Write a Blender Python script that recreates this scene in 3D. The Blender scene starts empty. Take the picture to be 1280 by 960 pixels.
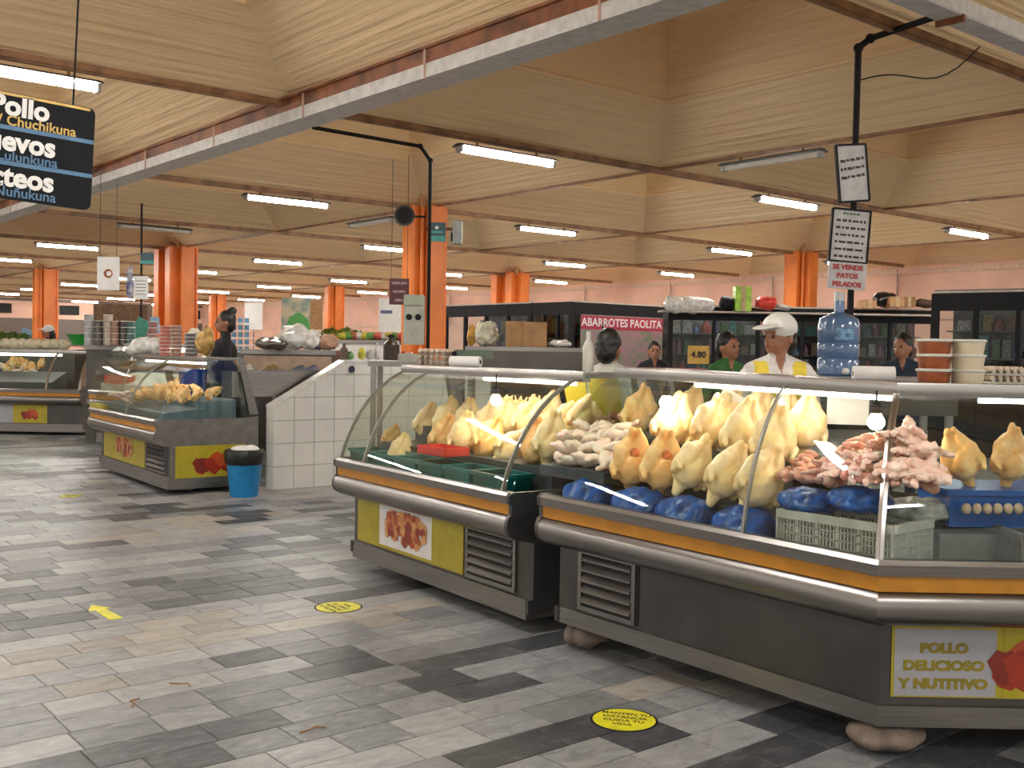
import bpy, bmesh, math, random
import numpy as np
from mathutils import Vector, Matrix, Euler, noise
random.seed(7)
PI = math.pi
SC = bpy.context.scene
COL = SC.collection
# ------------------------------------------------------------------ camera, world, exposure
F, YAW, PIT, ROL, HC = 1332.7, -.8783, .0303, .0165, 1.387
cy_, sy_ = math.cos(YAW), math.sin(YAW)
fw = Vector((sy_*math.cos(PIT), cy_*math.cos(PIT), -math.sin(PIT)))
rt = Vector((cy_, -sy_, 0)); up = rt.cross(fw)
r2 = rt*math.cos(ROL)+up*math.sin(ROL); u2 = -rt*math.sin(ROL)+up*math.cos(ROL)
cam = bpy.data.cameras.new('camera'); co = bpy.data.objects.new('camera', cam); COL.objects.link(co)
co.matrix_world = Matrix(((r2.x, u2.x, -fw.x, 0), (r2.y, u2.y, -fw.y, 0), (r2.z, u2.z, -fw.z, HC), (0, 0, 0, 1)))
cam.sensor_width = 36; cam.lens = F*36/1280; cam.clip_start = .05; cam.clip_end = 200
SC.camera = co
w = bpy.data.worlds.new('world'); SC.world = w; w.use_nodes = True
w.node_tree.nodes['Background'].inputs[0].default_value = (1, .93, .84, 1)
w.node_tree.nodes['Background'].inputs[1].default_value = .40
SC.view_settings.view_transform = 'Standard'; SC.view_settings.look = 'None'
SC.view_settings.exposure = 1.38; SC.view_settings.gamma = 1
TUBE_E, BULB_E, CASE_TUBE_E = 66, 34, 6

def ray(x, y): return r2*((x-640)/F)+u2*((480-y)/F)+fw
C0 = Vector((0, 0, HC))
def atd(x, y, D): return C0+ray(x, y)*D
def aty(x, y, Y): d = ray(x, y); return C0+d*(Y/d.y)
def atx(x, y, X): d = ray(x, y); return C0+d*(X/d.x)
def atz(x, y, z=0): d = ray(x, y); return C0+d*((z-HC)/d.z)
def proj(p):
    v = Vector(p)-C0; z = v.dot(fw)
    if z <= .05: return None
    return (640+F*v.dot(r2)/z, 480-F*v.dot(u2)/z, z)
S = 4.81; H0 = 3.568; OX, OY = -8.649, 9.388
def node(i, j): return (OX-i*S, OY+j*S)
def ordn(n): return '%d%s' % (n, 'th' if 10 <= n % 100 <= 20 else {1: 'st', 2: 'nd', 3: 'rd'}.get(n % 10, 'th'))
ORD = ['first', 'second', 'third', 'fourth', 'fifth', 'sixth', 'seventh', 'eighth', 'ninth', 'tenth', 'eleventh', 'twelfth', 'thirteenth', 'fourteenth']

# ------------------------------------------------------------------ materials
MATS = {}
def mat(name, col, rough=.6, metal=0, var=.12, scale=12, bump=0, emit=None, es=0, spec=.5, rnd=0, sss=0, col2=None, stretch=None, alpha=None, detail=4, coat=0, cr=(.35, .65)):
    if name in MATS: return MATS[name]
    m = bpy.data.materials.new(name); m.use_nodes = True; MATS[name] = m
    nt = m.node_tree; b = nt.nodes['Principled BSDF']
    b.inputs['Roughness'].default_value = rough; b.inputs['Metallic'].default_value = metal
    b.inputs['Specular IOR Level'].default_value = spec; b.inputs['Coat Weight'].default_value = coat
    if sss: b.inputs['Subsurface Weight'].default_value = sss; b.inputs['Subsurface Scale'].default_value = .03
    tc = nt.nodes.new('ShaderNodeTexCoord'); mp = nt.nodes.new('ShaderNodeMapping')
    nt.links.new(tc.outputs['Object'], mp.inputs[0])
    if stretch: mp.inputs['Scale'].default_value = stretch
    n = nt.nodes.new('ShaderNodeTexNoise'); n.inputs['Scale'].default_value = scale; n.inputs['Detail'].default_value = detail
    nt.links.new(mp.outputs[0], n.inputs['Vector'])
    mr = nt.nodes.new('ShaderNodeMapRange'); mr.inputs[1].default_value = cr[0]; mr.inputs[2].default_value = cr[1]
    nt.links.new(n.outputs['Fac'], mr.inputs[0])
    mx = nt.nodes.new('ShaderNodeMix'); mx.data_type = 'RGBA'
    c2 = col2 or tuple(c*(1-var*1.6) for c in col)
    mx.inputs[6].default_value = (*c2, 1); mx.inputs[7].default_value = (*[min(1, c*(1+(0 if col2 else var*.4))) for c in col], 1)
    nt.links.new(mr.outputs[0], mx.inputs[0])
    out = mx.outputs[2]
    if rnd:
        oi = nt.nodes.new('ShaderNodeObjectInfo'); r = nt.nodes.new('ShaderNodeMapRange')
        r.inputs[3].default_value = 1-rnd; r.inputs[4].default_value = 1+rnd*.6
        nt.links.new(oi.outputs['Random'], r.inputs[0])
        vm = nt.nodes.new('ShaderNodeVectorMath'); vm.operation = 'SCALE'
        nt.links.new(out, vm.inputs[0]); nt.links.new(r.outputs[0], vm.inputs['Scale']); out = vm.outputs[0]
    nt.links.new(out, b.inputs['Base Color'])
    if bump:
        bp = nt.nodes.new('ShaderNodeBump'); bp.inputs['Strength'].default_value = bump; bp.inputs['Distance'].default_value = .01
        nt.links.new(n.outputs['Fac'], bp.inputs['Height']); nt.links.new(bp.outputs[0], b.inputs['Normal'])
    if emit: b.inputs['Emission Color'].default_value = (*emit, 1); b.inputs['Emission Strength'].default_value = es
    if alpha is not None: b.inputs['Alpha'].default_value = alpha
    return m
def glass_mat(name, tint=(.93, .97, .95), gl=.12, rough=.02):
    m = bpy.data.materials.new(name); m.use_nodes = True; nt = m.node_tree; nt.nodes.clear()
    o = nt.nodes.new('ShaderNodeOutputMaterial'); t = nt.nodes.new('ShaderNodeBsdfTransparent'); g = nt.nodes.new('ShaderNodeBsdfGlossy')
    t.inputs[0].default_value = (*tint, 1); g.inputs['Roughness'].default_value = rough; g.inputs[0].default_value = (1, 1, 1, 1)
    lw = nt.nodes.new('ShaderNodeLayerWeight'); lw.inputs[0].default_value = .5
    f = nt.nodes.new('ShaderNodeMath'); f.operation = 'POWER'; f.inputs[1].default_value = 4.5; nt.links.new(lw.outputs['Facing'], f.inputs[0])
    ma = nt.nodes.new('ShaderNodeMath'); ma.operation = 'MULTIPLY_ADD'; ma.inputs[1].default_value = .9; ma.inputs[2].default_value = gl
    mi = nt.nodes.new('ShaderNodeMixShader'); nt.links.new(f.outputs[0], ma.inputs[0]); nt.links.new(ma.outputs[0], mi.inputs[0])
    nt.links.new(t.outputs[0], mi.inputs[1]); nt.links.new(g.outputs[0], mi.inputs[2]); nt.links.new(mi.outputs[0], o.inputs[0])
    MATS[name] = m; return m
GLASS = glass_mat('case_glass', (.93, .96, .94), .025)
SHOPGLASS = glass_mat('shop_glass', (.85, .88, .88), .015)
def plank_mat(name, ca, cb):
    m = bpy.data.materials.new(name); m.use_nodes = True; nt = m.node_tree; b = nt.nodes['Principled BSDF']
    b.inputs['Roughness'].default_value = .62; b.inputs['Specular IOR Level'].default_value = .3
    uv = nt.nodes.new('ShaderNodeUVMap'); mp = nt.nodes.new('ShaderNodeMapping'); nt.links.new(uv.outputs[0], mp.inputs[0])
    mp.inputs['Scale'].default_value = (.5, 11, 1)
    n = nt.nodes.new('ShaderNodeTexNoise'); n.inputs['Scale'].default_value = 1.5; n.inputs['Detail'].default_value = 6; n.inputs['Roughness'].default_value = .6
    nt.links.new(mp.outputs[0], n.inputs['Vector'])
    mp2 = nt.nodes.new('ShaderNodeMapping'); nt.links.new(uv.outputs[0], mp2.inputs[0]); mp2.inputs['Scale'].default_value = (.12, 5.5, 1)
    v = nt.nodes.new('ShaderNodeTexNoise'); v.inputs['Scale'].default_value = 2.2; v.inputs['Detail'].default_value = 1
    nt.links.new(mp2.outputs[0], v.inputs['Vector'])
    wv = nt.nodes.new('ShaderNodeTexNoise'); wv.inputs['Scale'].default_value = .7; nt.links.new(uv.outputs[0], wv.inputs['Vector'])
    mx = nt.nodes.new('ShaderNodeMix'); mx.data_type = 'RGBA'; mx.inputs[6].default_value = (*ca, 1); mx.inputs[7].default_value = (*cb, 1)
    ad = nt.nodes.new('ShaderNodeMath'); ad.operation = 'ADD'; nt.links.new(n.outputs['Fac'], ad.inputs[0]); nt.links.new(wv.outputs['Fac'], ad.inputs[1])
    mr = nt.nodes.new('ShaderNodeMapRange'); mr.inputs[1].default_value = .7; mr.inputs[2].default_value = 1.3
    nt.links.new(ad.outputs[0], mr.inputs[0]); nt.links.new(mr.outputs[0], mx.inputs[0]); nt.links.new(mx.outputs[2], b.inputs['Base Color'])
    h = nt.nodes.new('ShaderNodeMath'); h.operation = 'ADD'; nt.links.new(n.outputs['Fac'], h.inputs[0]); nt.links.new(v.outputs['Fac'], h.inputs[1])
    bp = nt.nodes.new('ShaderNodeBump'); bp.inputs['Strength'].default_value = .9; bp.inputs['Distance'].default_value = .034
    nt.links.new(h.outputs[0], bp.inputs['Height']); nt.links.new(bp.outputs[0], b.inputs['Normal'])
    MATS[name] = m; return m
M_CEIL = plank_mat('ceiling_boards', (.88, .63, .36), (.95, .72, .44))
def marble(name, ca, cb, vein):
    m = bpy.data.materials.new(name); m.use_nodes = True; nt = m.node_tree; b = nt.nodes['Principled BSDF']
    b.inputs['Roughness'].default_value = .40; b.inputs['Specular IOR Level'].default_value = .33
    g = nt.nodes.new('ShaderNodeNewGeometry'); oi = nt.nodes.new('ShaderNodeObjectInfo')
    mp = nt.nodes.new('ShaderNodeMapping'); mp.inputs['Rotation'].default_value = (0, 0, .5); mp.inputs['Scale'].default_value = (2.2, 1, 1)
    nt.links.new(g.outputs['Position'], mp.inputs[0])
    n = nt.nodes.new('ShaderNodeTexNoise'); n.noise_dimensions = '4D'; n.inputs['Scale'].default_value = 7; n.inputs['Detail'].default_value = 9; n.inputs['Roughness'].default_value = .68; n.inputs['Distortion'].default_value = 1.2
    nt.links.new(mp.outputs[0], n.inputs['Vector'])
    mm = nt.nodes.new('ShaderNodeMath'); mm.operation = 'MULTIPLY'; mm.inputs[1].default_value = 30; nt.links.new(oi.outputs['Random'], mm.inputs[0]); nt.links.new(mm.outputs[0], n.inputs['W'])
    cr = nt.nodes.new('ShaderNodeValToRGB'); e = cr.color_ramp.elements
    e[0].position = .34; e[0].color = (*vein, 1); e[1].position = .68; e[1].color = (*cb, 1)
    x = e.new(.50); x.color = (*ca, 1); x = e.new(.445); x.color = (*[a*.9+v*.1 for a, v in zip(ca, vein)], 1)
    nt.links.new(n.outputs['Fac'], cr.inputs[0])
    r = nt.nodes.new('ShaderNodeMapRange'); r.inputs[3].default_value = .82; r.inputs[4].default_value = 1.15; nt.links.new(oi.outputs['Random'], r.inputs[0])
    vm = nt.nodes.new('ShaderNodeVectorMath'); vm.operation = 'SCALE'; nt.links.new(cr.outputs[0], vm.inputs[0]); nt.links.new(r.outputs[0], vm.inputs['Scale'])
    nt.links.new(vm.outputs[0], b.inputs['Base Color'])
    MATS[name] = m; return m
TILES = [marble('marble_light', (.265, .27, .275), (.36, .36, .355), (.165, .17, .18)), marble('marble_mid', (.145, .152, .163), (.25, .255, .265), (.09, .095, .105)),
         marble('marble_dark', (.055, .059, .066), (.135, .14, .15), (.03, .033, .04)), marble('marble_beige', (.29, .27, .24), (.37, .35, .32), (.20, .15, .095)),
         marble('marble_grey', (.20, .206, .214), (.29, .295, .30), (.12, .125, .135))]
STEEL = mat('brushed_steel', (.27, .255, .245), .34, 1, .10, 3, .02, stretch=(1, 1, 40))
STEELD = mat('dull_steel', (.105, .097, .092), .42, .8, .12, 4, .02)
STEELX = mat('bright_steel', (.42, .40, .38), .28, 1, .06, 4)
DARK = mat('dark_cavity', (.012, .012, .013), .8)
BLACK = mat('black_metal', (.012, .012, .015), .6, spec=.2)
YEL = mat('yellow_stripe', (.50, .21, .014), .45, var=.1)
YELP = mat('yellow_panel', (.42, .345, .02), .4, var=.06)
WHITE = mat('white_enamel', (.78, .77, .74), .4, var=.05)
ORANGE = mat('orange_paint', (.88, .245, .045), .42, var=.12, scale=2, spec=.4)
PINK = mat('pink_wall_paint', (.80, .50, .38), .7, var=.08, scale=1.2)
BROWNL = mat('brown_beam_paint', (.34, .17, .08), .5, var=.3, scale=5)
BROWNRED = mat('reddish_beam_paint', (.26, .085, .03), .5, var=.35, scale=5)
TUBE = mat('lit_tube', (1, 1, 1), .4, emit=(1, .965, .90), es=TUBE_E, var=0)
CTUBE = mat('lit_case_tube', (1, 1, 1), .4, emit=(1, .93, .82), es=CASE_TUBE_E, var=0)
BULB = mat('lit_bulb', (1, 1, 1), .4, emit=(1, .83, .55), es=BULB_E, var=0)
TUBEOFF = mat('unlit_tube', (.75, .70, .62), .4)
WTILE = mat('white_glazed_tile', (.70, .69, .65), .18, var=.05, scale=3, rnd=.04)
GROUT = mat('tile_grout', (.42, .38, .33), .8)
BLUEBAG = mat('blue_plastic_film', (.003, .075, .34), .3, var=.4, scale=22, bump=.8, spec=.4, rnd=.12)
TEAL = mat('teal_plastic', (.01, .20, .20), .35, var=.3, scale=6, rnd=.3)
SKINC = mat('chicken_skin', (.98, .78, .52), .36, var=.2, scale=11, bump=.10, rnd=.10, sss=.15, col2=(.90, .64, .28), spec=.5, cr=(.3, .7))
SKINO = mat('chicken_skin_orange', (.94, .66, .32), .33, var=.2, scale=12, bump=.10, rnd=.08, sss=.15, col2=(.84, .42, .13))
PALE = mat('pale_poultry', (.86, .70, .60), .38, scale=14, bump=.15, rnd=.08, sss=.2, col2=(.80, .52, .42))
PINKM = mat('pink_poultry', (.84, .52, .42), .36, scale=20, bump=.25, rnd=.2, sss=.15, col2=(.62, .24, .17))
REDM = mat('red_meat', (.45, .06, .04), .3, scale=20, bump=.2, rnd=.2)
BODYSKIN = mat('person_skin', (.36, .16, .09), .5, var=.1, scale=6)
HAIR = mat('black_hair', (.012, .009, .008), .45, var=.3, scale=60, stretch=(1, 1, .2))
CARD = mat('cardboard', (.42, .24, .11), .8, var=.15, scale=10, rnd=.15)
CRATE = mat('grey_plastic_crate', (.50, .50, .46), .5)
STONE = mat('worn_stone', (.20, .155, .125), .85, var=.3, scale=14, bump=.5)
CLEARPL = mat('cloudy_plastic', (.72, .72, .66), .3, var=.06)
FILM = mat('grey_plastic_film', (.42, .43, .44), .18, var=.3, scale=22, bump=.8, rnd=.1)
WFILM = mat('white_plastic_film', (.70, .69, .66), .25, var=.2, scale=16, bump=.7, rnd=.1)
PAPER = mat('white_paper', (.76, .75, .74), .7, var=.04)
INK = mat('black_ink', (.02, .02, .02), .6)
REDINK = mat('red_ink', (.45, .03, .03), .6)
EGGT = mat('egg_tray_pulp', (.30, .24, .19), .9, var=.2)
EGG = mat('egg_shell', (.62, .48, .36), .5, rnd=.15)
GREEN = mat('leaf_green', (.16, .26, .03), .5, var=.4, scale=8, rnd=.3)
WOOD = mat('brown_wood', (.20, .10, .05), .6, var=.2)

# ------------------------------------------------------------------ mesh helpers
class MB:
    def __init__(s): s.v = []; s.f = []; s.mi = []; s.m = 0
    def add(s, vs, fs):
        o = len(s.v); s.v += [tuple(v) for v in vs]; s.f += [tuple(i+o for i in f) for f in fs]; s.mi += [s.m]*len(fs)
    def box(s, c, d, rz=0, tap=1):
        hx, hy, hz = d[0]/2, d[1]/2, d[2]/2; a, b = math.cos(rz), math.sin(rz); vs = []
        for z in (-hz, hz):
            t = tap if z > 0 else 1
            for x, y in ((-hx, -hy), (hx, -hy), (hx, hy), (-hx, hy)):
                x *= t; y *= t; vs.append((c[0]+x*a-y*b, c[1]+x*b+y*a, c[2]+z))
        s.add(vs, [(3, 2, 1, 0), (4, 5, 6, 7), (0, 1, 5, 4), (1, 2, 6, 5), (2, 3, 7, 6), (3, 0, 4, 7)]); return s
    def cyl(s, p0, p1, r0, r1=None, n=12):
        r1 = r0 if r1 is None else r1; p0 = Vector(p0); p1 = Vector(p1); d = (p1-p0).normalized()
        a = d.orthogonal().normalized(); b = d.cross(a)
        vs = [p+(a*math.cos(2*PI*k/n)+b*math.sin(2*PI*k/n))*r for p, r in ((p0, r0), (p1, r1)) for k in range(n)]
        s.add(vs, [(k, (k+1) % n, n+(k+1) % n, n+k) for k in range(n)]+[tuple(range(n-1, -1, -1)), tuple(range(n, 2*n))]); return s
    def tube(s, pts, r, n=8):
        for a, b in zip(pts[:-1], pts[1:]): s.cyl(a, b, r, r, n)
        return s
    def lathe(s, prof, c=(0, 0, 0), n=20):
        vs = [(c[0]+r*math.cos(2*PI*k/n), c[1]+r*math.sin(2*PI*k/n), c[2]+z) for r, z in prof for k in range(n)]
        fs = [(i*n+k, i*n+(k+1) % n, (i+1)*n+(k+1) % n, (i+1)*n+k) for i in range(len(prof)-1) for k in range(n)]
        fs += [tuple(range(n-1, -1, -1)), tuple(range((len(prof)-1)*n, len(prof)*n))]
        s.add(vs, fs); return s
    def ball(s, c, r, n=8, sq=(1, 1, 1)):
        prof = [(max(1e-4, math.sin(PI*i/n)), -math.cos(PI*i/n)) for i in range(n+1)]
        m = n*2; vs = [(c[0]+r*sq[0]*p*math.cos(2*PI*k/m), c[1]+r*sq[1]*p*math.sin(2*PI*k/m), c[2]+r*sq[2]*z) for p, z in prof for k in range(m)]
        s.add(vs, [(i*m+k, i*m+(k+1) % m, (i+1)*m+(k+1) % m, (i+1)*m+k) for i in range(n) for k in range(m)]); return s
    def prism(s, poly, d0, d1, ax='x'):
        n = len(poly)
        def mk(t, p): return {'x': (t, p[0], p[1]), 'y': (p[0], t, p[1]), 'z': (p[0], p[1], t)}[ax]
        s.add([mk(d0, p) for p in poly]+[mk(d1, p) for p in poly], [(k, (k+1) % n, n+(k+1) % n, n+k) for k in range(n)]+[tuple(range(n-1, -1, -1)), tuple(range(n, 2*n))]); return s
    def mesh(s, name, mats, smooth=None, fix=True):
        me = bpy.data.meshes.new(name); me.from_pydata(s.v, [], s.f)
        for m in (mats if isinstance(mats, (list, tuple)) else [mats]): me.materials.append(m)
        if any(s.mi): me.polygons.foreach_set('material_index', s.mi)
        if fix:
            bm = bmesh.new(); bm.from_mesh(me); bmesh.ops.recalc_face_normals(bm, faces=bm.faces); bm.to_mesh(me); bm.free()
        if smooth: me.shade_smooth(); me.set_sharp_from_angle(angle=smooth)
        me.update(); return me
    def build(s, name, mats, parent=None, loc=None, rot=None, smooth=.6, **t):
        return put(name, s.mesh(name, mats, smooth), parent, loc, rot, **t)
def put(name, me, parent=None, loc=None, rot=None, scale=None, label=None, cat=None, group=None, kind=None):
    o = bpy.data.objects.new(name, me); COL.objects.link(o)
    if parent: o.parent = parent
    if loc is not None: o.location = loc
    if rot is not None: o.rotation_euler = rot
    if scale is not None: o.scale = scale if hasattr(scale, '__len__') else (scale,)*3
    if label: o['label'] = label
    if cat: o['category'] = cat
    if group: o['group'] = group
    if kind: o['kind'] = kind
    return o
def thing(name, label, cat, loc=(0, 0, 0), rz=0, group=None, rot=None, kind=None):
    return put(name, None, None, loc, rot or (0, 0, rz), label=label, cat=cat, group=group, kind=kind)
def dup(root, loc, rot=None, label=None, scale=None):
    r = root.copy(); COL.objects.link(r); r.location = loc
    if rot is not None: r.rotation_euler = rot
    if scale is not None: r.scale = (scale,)*3 if not hasattr(scale, '__len__') else scale
    if label: r['label'] = label
    for ch in root.children:
        c = ch.copy(); COL.objects.link(c); c.parent = r
        for g in ch.children:
            d = g.copy(); COL.objects.link(d); d.parent = c
    return r
def text(body, size, m, parent, loc, rot, name='lettering', align='CENTER', ext=.001, bold=0, sx=1, label=None, kind=None):
    c = bpy.data.curves.new('t', 'FONT'); c.body = body; c.size = size; c.align_x = align; c.align_y = 'CENTER'; c.extrude = ext; c.offset = bold; c.resolution_u = 3; c.space_line = 1.0
    o = bpy.data.objects.new('t', c); COL.objects.link(o); dg = bpy.context.evaluated_depsgraph_get()
    me = bpy.data.meshes.new_from_object(o.evaluated_get(dg)); bpy.data.objects.remove(o); me.materials.clear(); me.materials.append(m)
    return put(name, me, parent, loc, rot, (sx, 1, 1), label=label, kind=kind)
def blob(shapes, voxel=.008, it=2, mats=None, fn=None, name='b', disp=0, dsc=20):
    bm = bmesh.new()
    for sh in shapes:
        if sh[0] == 'e':
            c, r = sh[1], sh[2]; M = Matrix.Translation(c)
            if len(sh) > 3: M = M @ Euler(sh[3]).to_matrix().to_4x4()
            bmesh.ops.create_icosphere(bm, subdivisions=3, radius=1, matrix=M @ Matrix.Diagonal((*r, 1)))
        elif sh[0] == 'b':
            c, d = sh[1], sh[2]; bmesh.ops.create_cube(bm, size=1, matrix=Matrix.Translation(c) @ Matrix.Diagonal((*d, 1)))
        else:
            p0, p1, a, b = Vector(sh[1]), Vector(sh[2]), sh[3], sh[4]; d = p1-p0
            for p, r in ((p0, a), (p1, b)): bmesh.ops.create_icosphere(bm, subdivisions=2, radius=r, matrix=Matrix.Translation(p))
            q = d.to_track_quat('Z', 'Y').to_matrix().to_4x4()
            bmesh.ops.create_cone(bm, cap_ends=True, segments=14, radius1=a, radius2=b, depth=d.length, matrix=Matrix.Translation((p0+p1)/2) @ q)
    me = bpy.data.meshes.new(name); bm.to_mesh(me); bm.free()
    o = bpy.data.objects.new('tmp', me); COL.objects.link(o)
    m = o.modifiers.new('r', 'REMESH'); m.mode = 'VOXEL'; m.voxel_size = voxel; m.use_smooth_shade = True
    if it: sm = o.modifiers.new('s', 'SMOOTH'); sm.factor = .5; sm.iterations = it
    dg = bpy.context.evaluated_depsgraph_get(); r = bpy.data.meshes.new_from_object(o.evaluated_get(dg))
    bpy.data.objects.remove(o); bpy.data.meshes.remove(me); r.name = name
    if disp:
        nn = [v.normal.copy() for v in r.vertices]
        for v, q in zip(r.vertices, nn): v.co += q*disp*noise.noise(v.co*dsc)
    r.materials.clear()
    for x in (mats or [WHITE]): r.materials.append(x)
    if fn:
        for p in r.polygons: p.material_index = fn(p.center)
    r.shade_smooth(); return r

# ------------------------------------------------------------------ floor
def tile_layout():
    rows = []; W = .195
    k0, k1 = int(-26/W), int(0/W)
    for k in range(k0, k1):
        x0 = k*W; rnd = random.Random(k*31+5); y = -3+rnd.random()*.3
        cur = None
        while y < 12:
            L = rnd.choice((.29, .29, .29, .42, .25))
            v = noise.noise(Vector((x0*.9, y*.5, 2)))*.9+rnd.gauss(0, .42)
            m = 2 if v < -.38 else 1 if v < -.10 else 4 if v < .22 else 0 if v < .70 else 3
            if cur is not None and rnd.random() < .22: m = cur
            cur = m
            rows.append((x0, y, W, L, m)); y += L
    return rows
fl = MB(); fl.box((-27, 8, -.07), (66, 34, .13))
floor = fl.build('floor', mat('floor_slab', (.30, .30, .295), .35, var=.2, scale=2), kind='structure', smooth=None)
vis = []
for t in tile_layout():
    cx, cy = t[0]+t[2]/2, t[1]+t[3]/2
    p = proj((cx, cy, 0))
    if p is None or p[2] > 25: continue
    inn = -90 < p[0] < 1370 and p[1] < 1040
    a = [proj((t[0], t[1], 0)), proj((t[0]+t[2], t[1], 0)), proj((t[0]+t[2], t[1]+t[3], 0)), proj((t[0], t[1]+t[3], 0))]
    if None in a: continue
    ar = abs(sum(a[i][0]*a[(i+1) % 4][1]-a[(i+1) % 4][0]*a[i][1] for i in range(4)))/2
    hid = (-3.7 < cx < -1.4 and 3.75 < cy) or (-5.9 < cx < -4 and cy > 4) or not (-20 < p[0] < 1300 and p[1] < 985)
    vis.append((0 if hid else ar, inn, t))
vis.sort(key=lambda q: -q[0])
cache = {}
def tile_mesh(L, W, m):
    if (L, W, m) not in cache:
        g = .0022; b = MB(); b.prism([(g, g), (W-g, g), (W-g, L-g), (g, L-g)], -.008, -.0012, 'z')
        c = .004; b.add([(g, g, -.0012), (W-g, g, -.0012), (W-g, L-g, -.0012), (g, L-g, -.0012), (c, c, 0), (W-c, c, 0), (W-c, L-c, 0), (c, L-c, 0)],
                        [(0, 1, 5, 4), (1, 2, 6, 5), (2, 3, 7, 6), (3, 0, 4, 7), (4, 5, 6, 7)])
        cache[(L, W, m)] = b.mesh('tile', TILES[m], None, False)
    return cache[(L, W, m)]
rest = MB()
for n, (ar, inn, t) in enumerate(vis):
    if n < 298: put('tile', tile_mesh(t[3], t[2], t[4]), floor, (t[0], t[1], 0))
    elif inn or ar > 0:
        rest.m = t[4]; g = .0022
        rest.add([(t[0]+g, t[1]+g, 0), (t[0]+t[2]-g, t[1]+g, 0), (t[0]+t[2]-g, t[1]+t[3]-g, 0), (t[0]+g, t[1]+t[3]-g, 0)], [(0, 1, 2, 3)])
        rest.add([(t[0]+g, t[1]+g, -.006), (t[0]+g, t[1]+g, 0), (t[0]+t[2]-g, t[1]+g, 0), (t[0]+t[2]-g, t[1]+g, -.006)], [(0, 1, 2, 3)])
put('distant_tiles', rest.mesh('distant_tiles', TILES, None, False), floor, kind='stuff')

# ------------------------------------------------------------------ ceiling: coffers between the beams
WY = 23.4; WX = -54.0
vs, fs, uvs = [], [], []
def quadc(pts, uv):
    o = len(vs); vs.extend(pts); fs.append((o, o+1, o+2, o+3)); uvs.extend(uv)
for i in range(-2, 10):
    for j in range(-3, 3):
        x1, y0 = node(i, j); x0, y1 = x1-S, y0+S
        y1 = min(y1, WY+.0)
        rings = [(0, H0), (.85, H0+.52), (1.15, H0+1.45), (1.9, H0+1.75)]
        sd = (i*7+j*13) % 50
        def ringpts(a, z): return [(x0+a, y0+a, z), (x1-a, y0+a, z), (x1-a, y1-a, z), (x0+a, y1-a, z)]
        acc = 0
        for (a, z), (b, zz) in zip(rings[:-1], rings[1:]):
            A, B = ringpts(a, z), ringpts(b, zz); L = math.hypot(b-a, zz-z)
            for k in range(4):
                k2 = (k+1) % 4; e = sd+k*11.3
                quadc([A[k2], A[k], B[k], B[k2]], [(e+S-a, acc+k*5.7+sd), (e+a, acc+k*5.7+sd), (e+b, acc+L+k*5.7+sd), (e+S-b, acc+L+k*5.7+sd)])
            acc += L
        T = ringpts(*rings[-1]); quadc([T[3], T[2], T[1], T[0]], [(sd, sd), (sd+1, sd), (sd+1, sd+1), (sd, sd+1)])
me = bpy.data.meshes.new('ceiling'); me.from_pydata(vs, [], fs); uvl = me.uv_layers.new(name='UVMap')
for k, q in enumerate(uvs): uvl.data[k].uv = q
me.materials.append(M_CEIL)
ceiling = put('ceiling', me, kind='structure')
rb = MB(); rb.box((-27, 8.5, H0+1.95), (66, 34, .1)); rb.build('roof_slab', GROUT, ceiling)
# fine ledge lines where the coffer faces change pitch
led = MB()
for i in range(-1, 5):
    for j in range(-2, 2):
        x1, y0 = node(i, j); x0, y1 = x1-S, y0+S; a = .85; z = H0+.515
        for p, q in (((x0+a, y0+a), (x1-a, y0+a)), ((x1-a, y0+a), (x1-a, y1-a)), ((x1-a, y1-a), (x0+a, y1-a)), ((x0+a, y1-a), (x0+a, y0+a))):
            led.cyl((*p, z-.012), (*q, z-.012), .026, .026, 5)
led.build('ledge_line', M_CEIL, ceiling, kind='stuff')
tn = 0
for i in range(-1, 10):
    x = OX-i*S; tn += 1
    b = MB(); b.box((x, 7.0, H0-.015), (.07, 32, .05)); b.box((x, 7.0, H0-.048), (.035, 32, .02))
    b.build('trim_%d' % tn, BROWNL, kind='structure')
for j in range(-2, 3):
    y = OY+j*S; tn += 1
    b = MB()
    if j == -1: b.box((-27, y-.07, H0-.045), (66, .1, .13)); b.box((-27, y+.1, H0-.045), (66, .07, .13)); b.box((-27, y, H0), (66, .3, .02))
    else: b.box((-27, y, H0-.005), (66, .045, .03))
    b.build('trim_%d' % tn, BROWNRED if j == -1 else BROWNL, kind='structure')
# white cable duct hanging under the nearest long beam
duct = thing('cable_duct', 'long white steel cable duct hanging under the nearest reddish roof beam', 'duct', (-16, 4.58, 3.36))
MB().box((0, -.13, .045), (34, .012, .1)).box((0, 0, 0), (34, .27, .012)).box((0, .13, .045), (34, .012, .1)).build('channel', mat('duct_white', (.62, .60, .58), .45), duct)
for k in range(18):
    MB().box((-15.6+k*1.8, -.14, .1), (.015, .012, .22)).build('hanger', mat('duct_bracket', (.55, .36, .28), .5), duct)
duct2 = thing('cable_duct', 'short grey cable duct beside the beam at the upper right edge', 'duct', (-3.36, 8.0, 3.46))
MB().box((0, 0, 0), (.16, 5, .012)).box((-.08, 0, .05), (.012, 5, .1)).box((.08, 0, .05), (.012, 5, .1)).build('channel', mat('duct_white', (.5, .5, .5)), duct2)
for k in range(3): MB().box((0, -1.8+k*1.6, -.02), (.18, .03, .04)).build('bracket', BROWNRED, duct2)

def ceilz(x, y):
    u = ((OX-x) % S); v = ((y-OY) % S); a = min(u, S-u, v, S-v)
    R_ = [(0, H0), (.85, H0+.52), (1.15, H0+1.45), (1.9, H0+1.75), (9, H0+1.75)]
    for (a0, z0), (a1, z1) in zip(R_[:-1], R_[1:]):
        if a <= a1: return z0+(z1-z0)*(a-a0)/(a1-a0)
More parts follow.
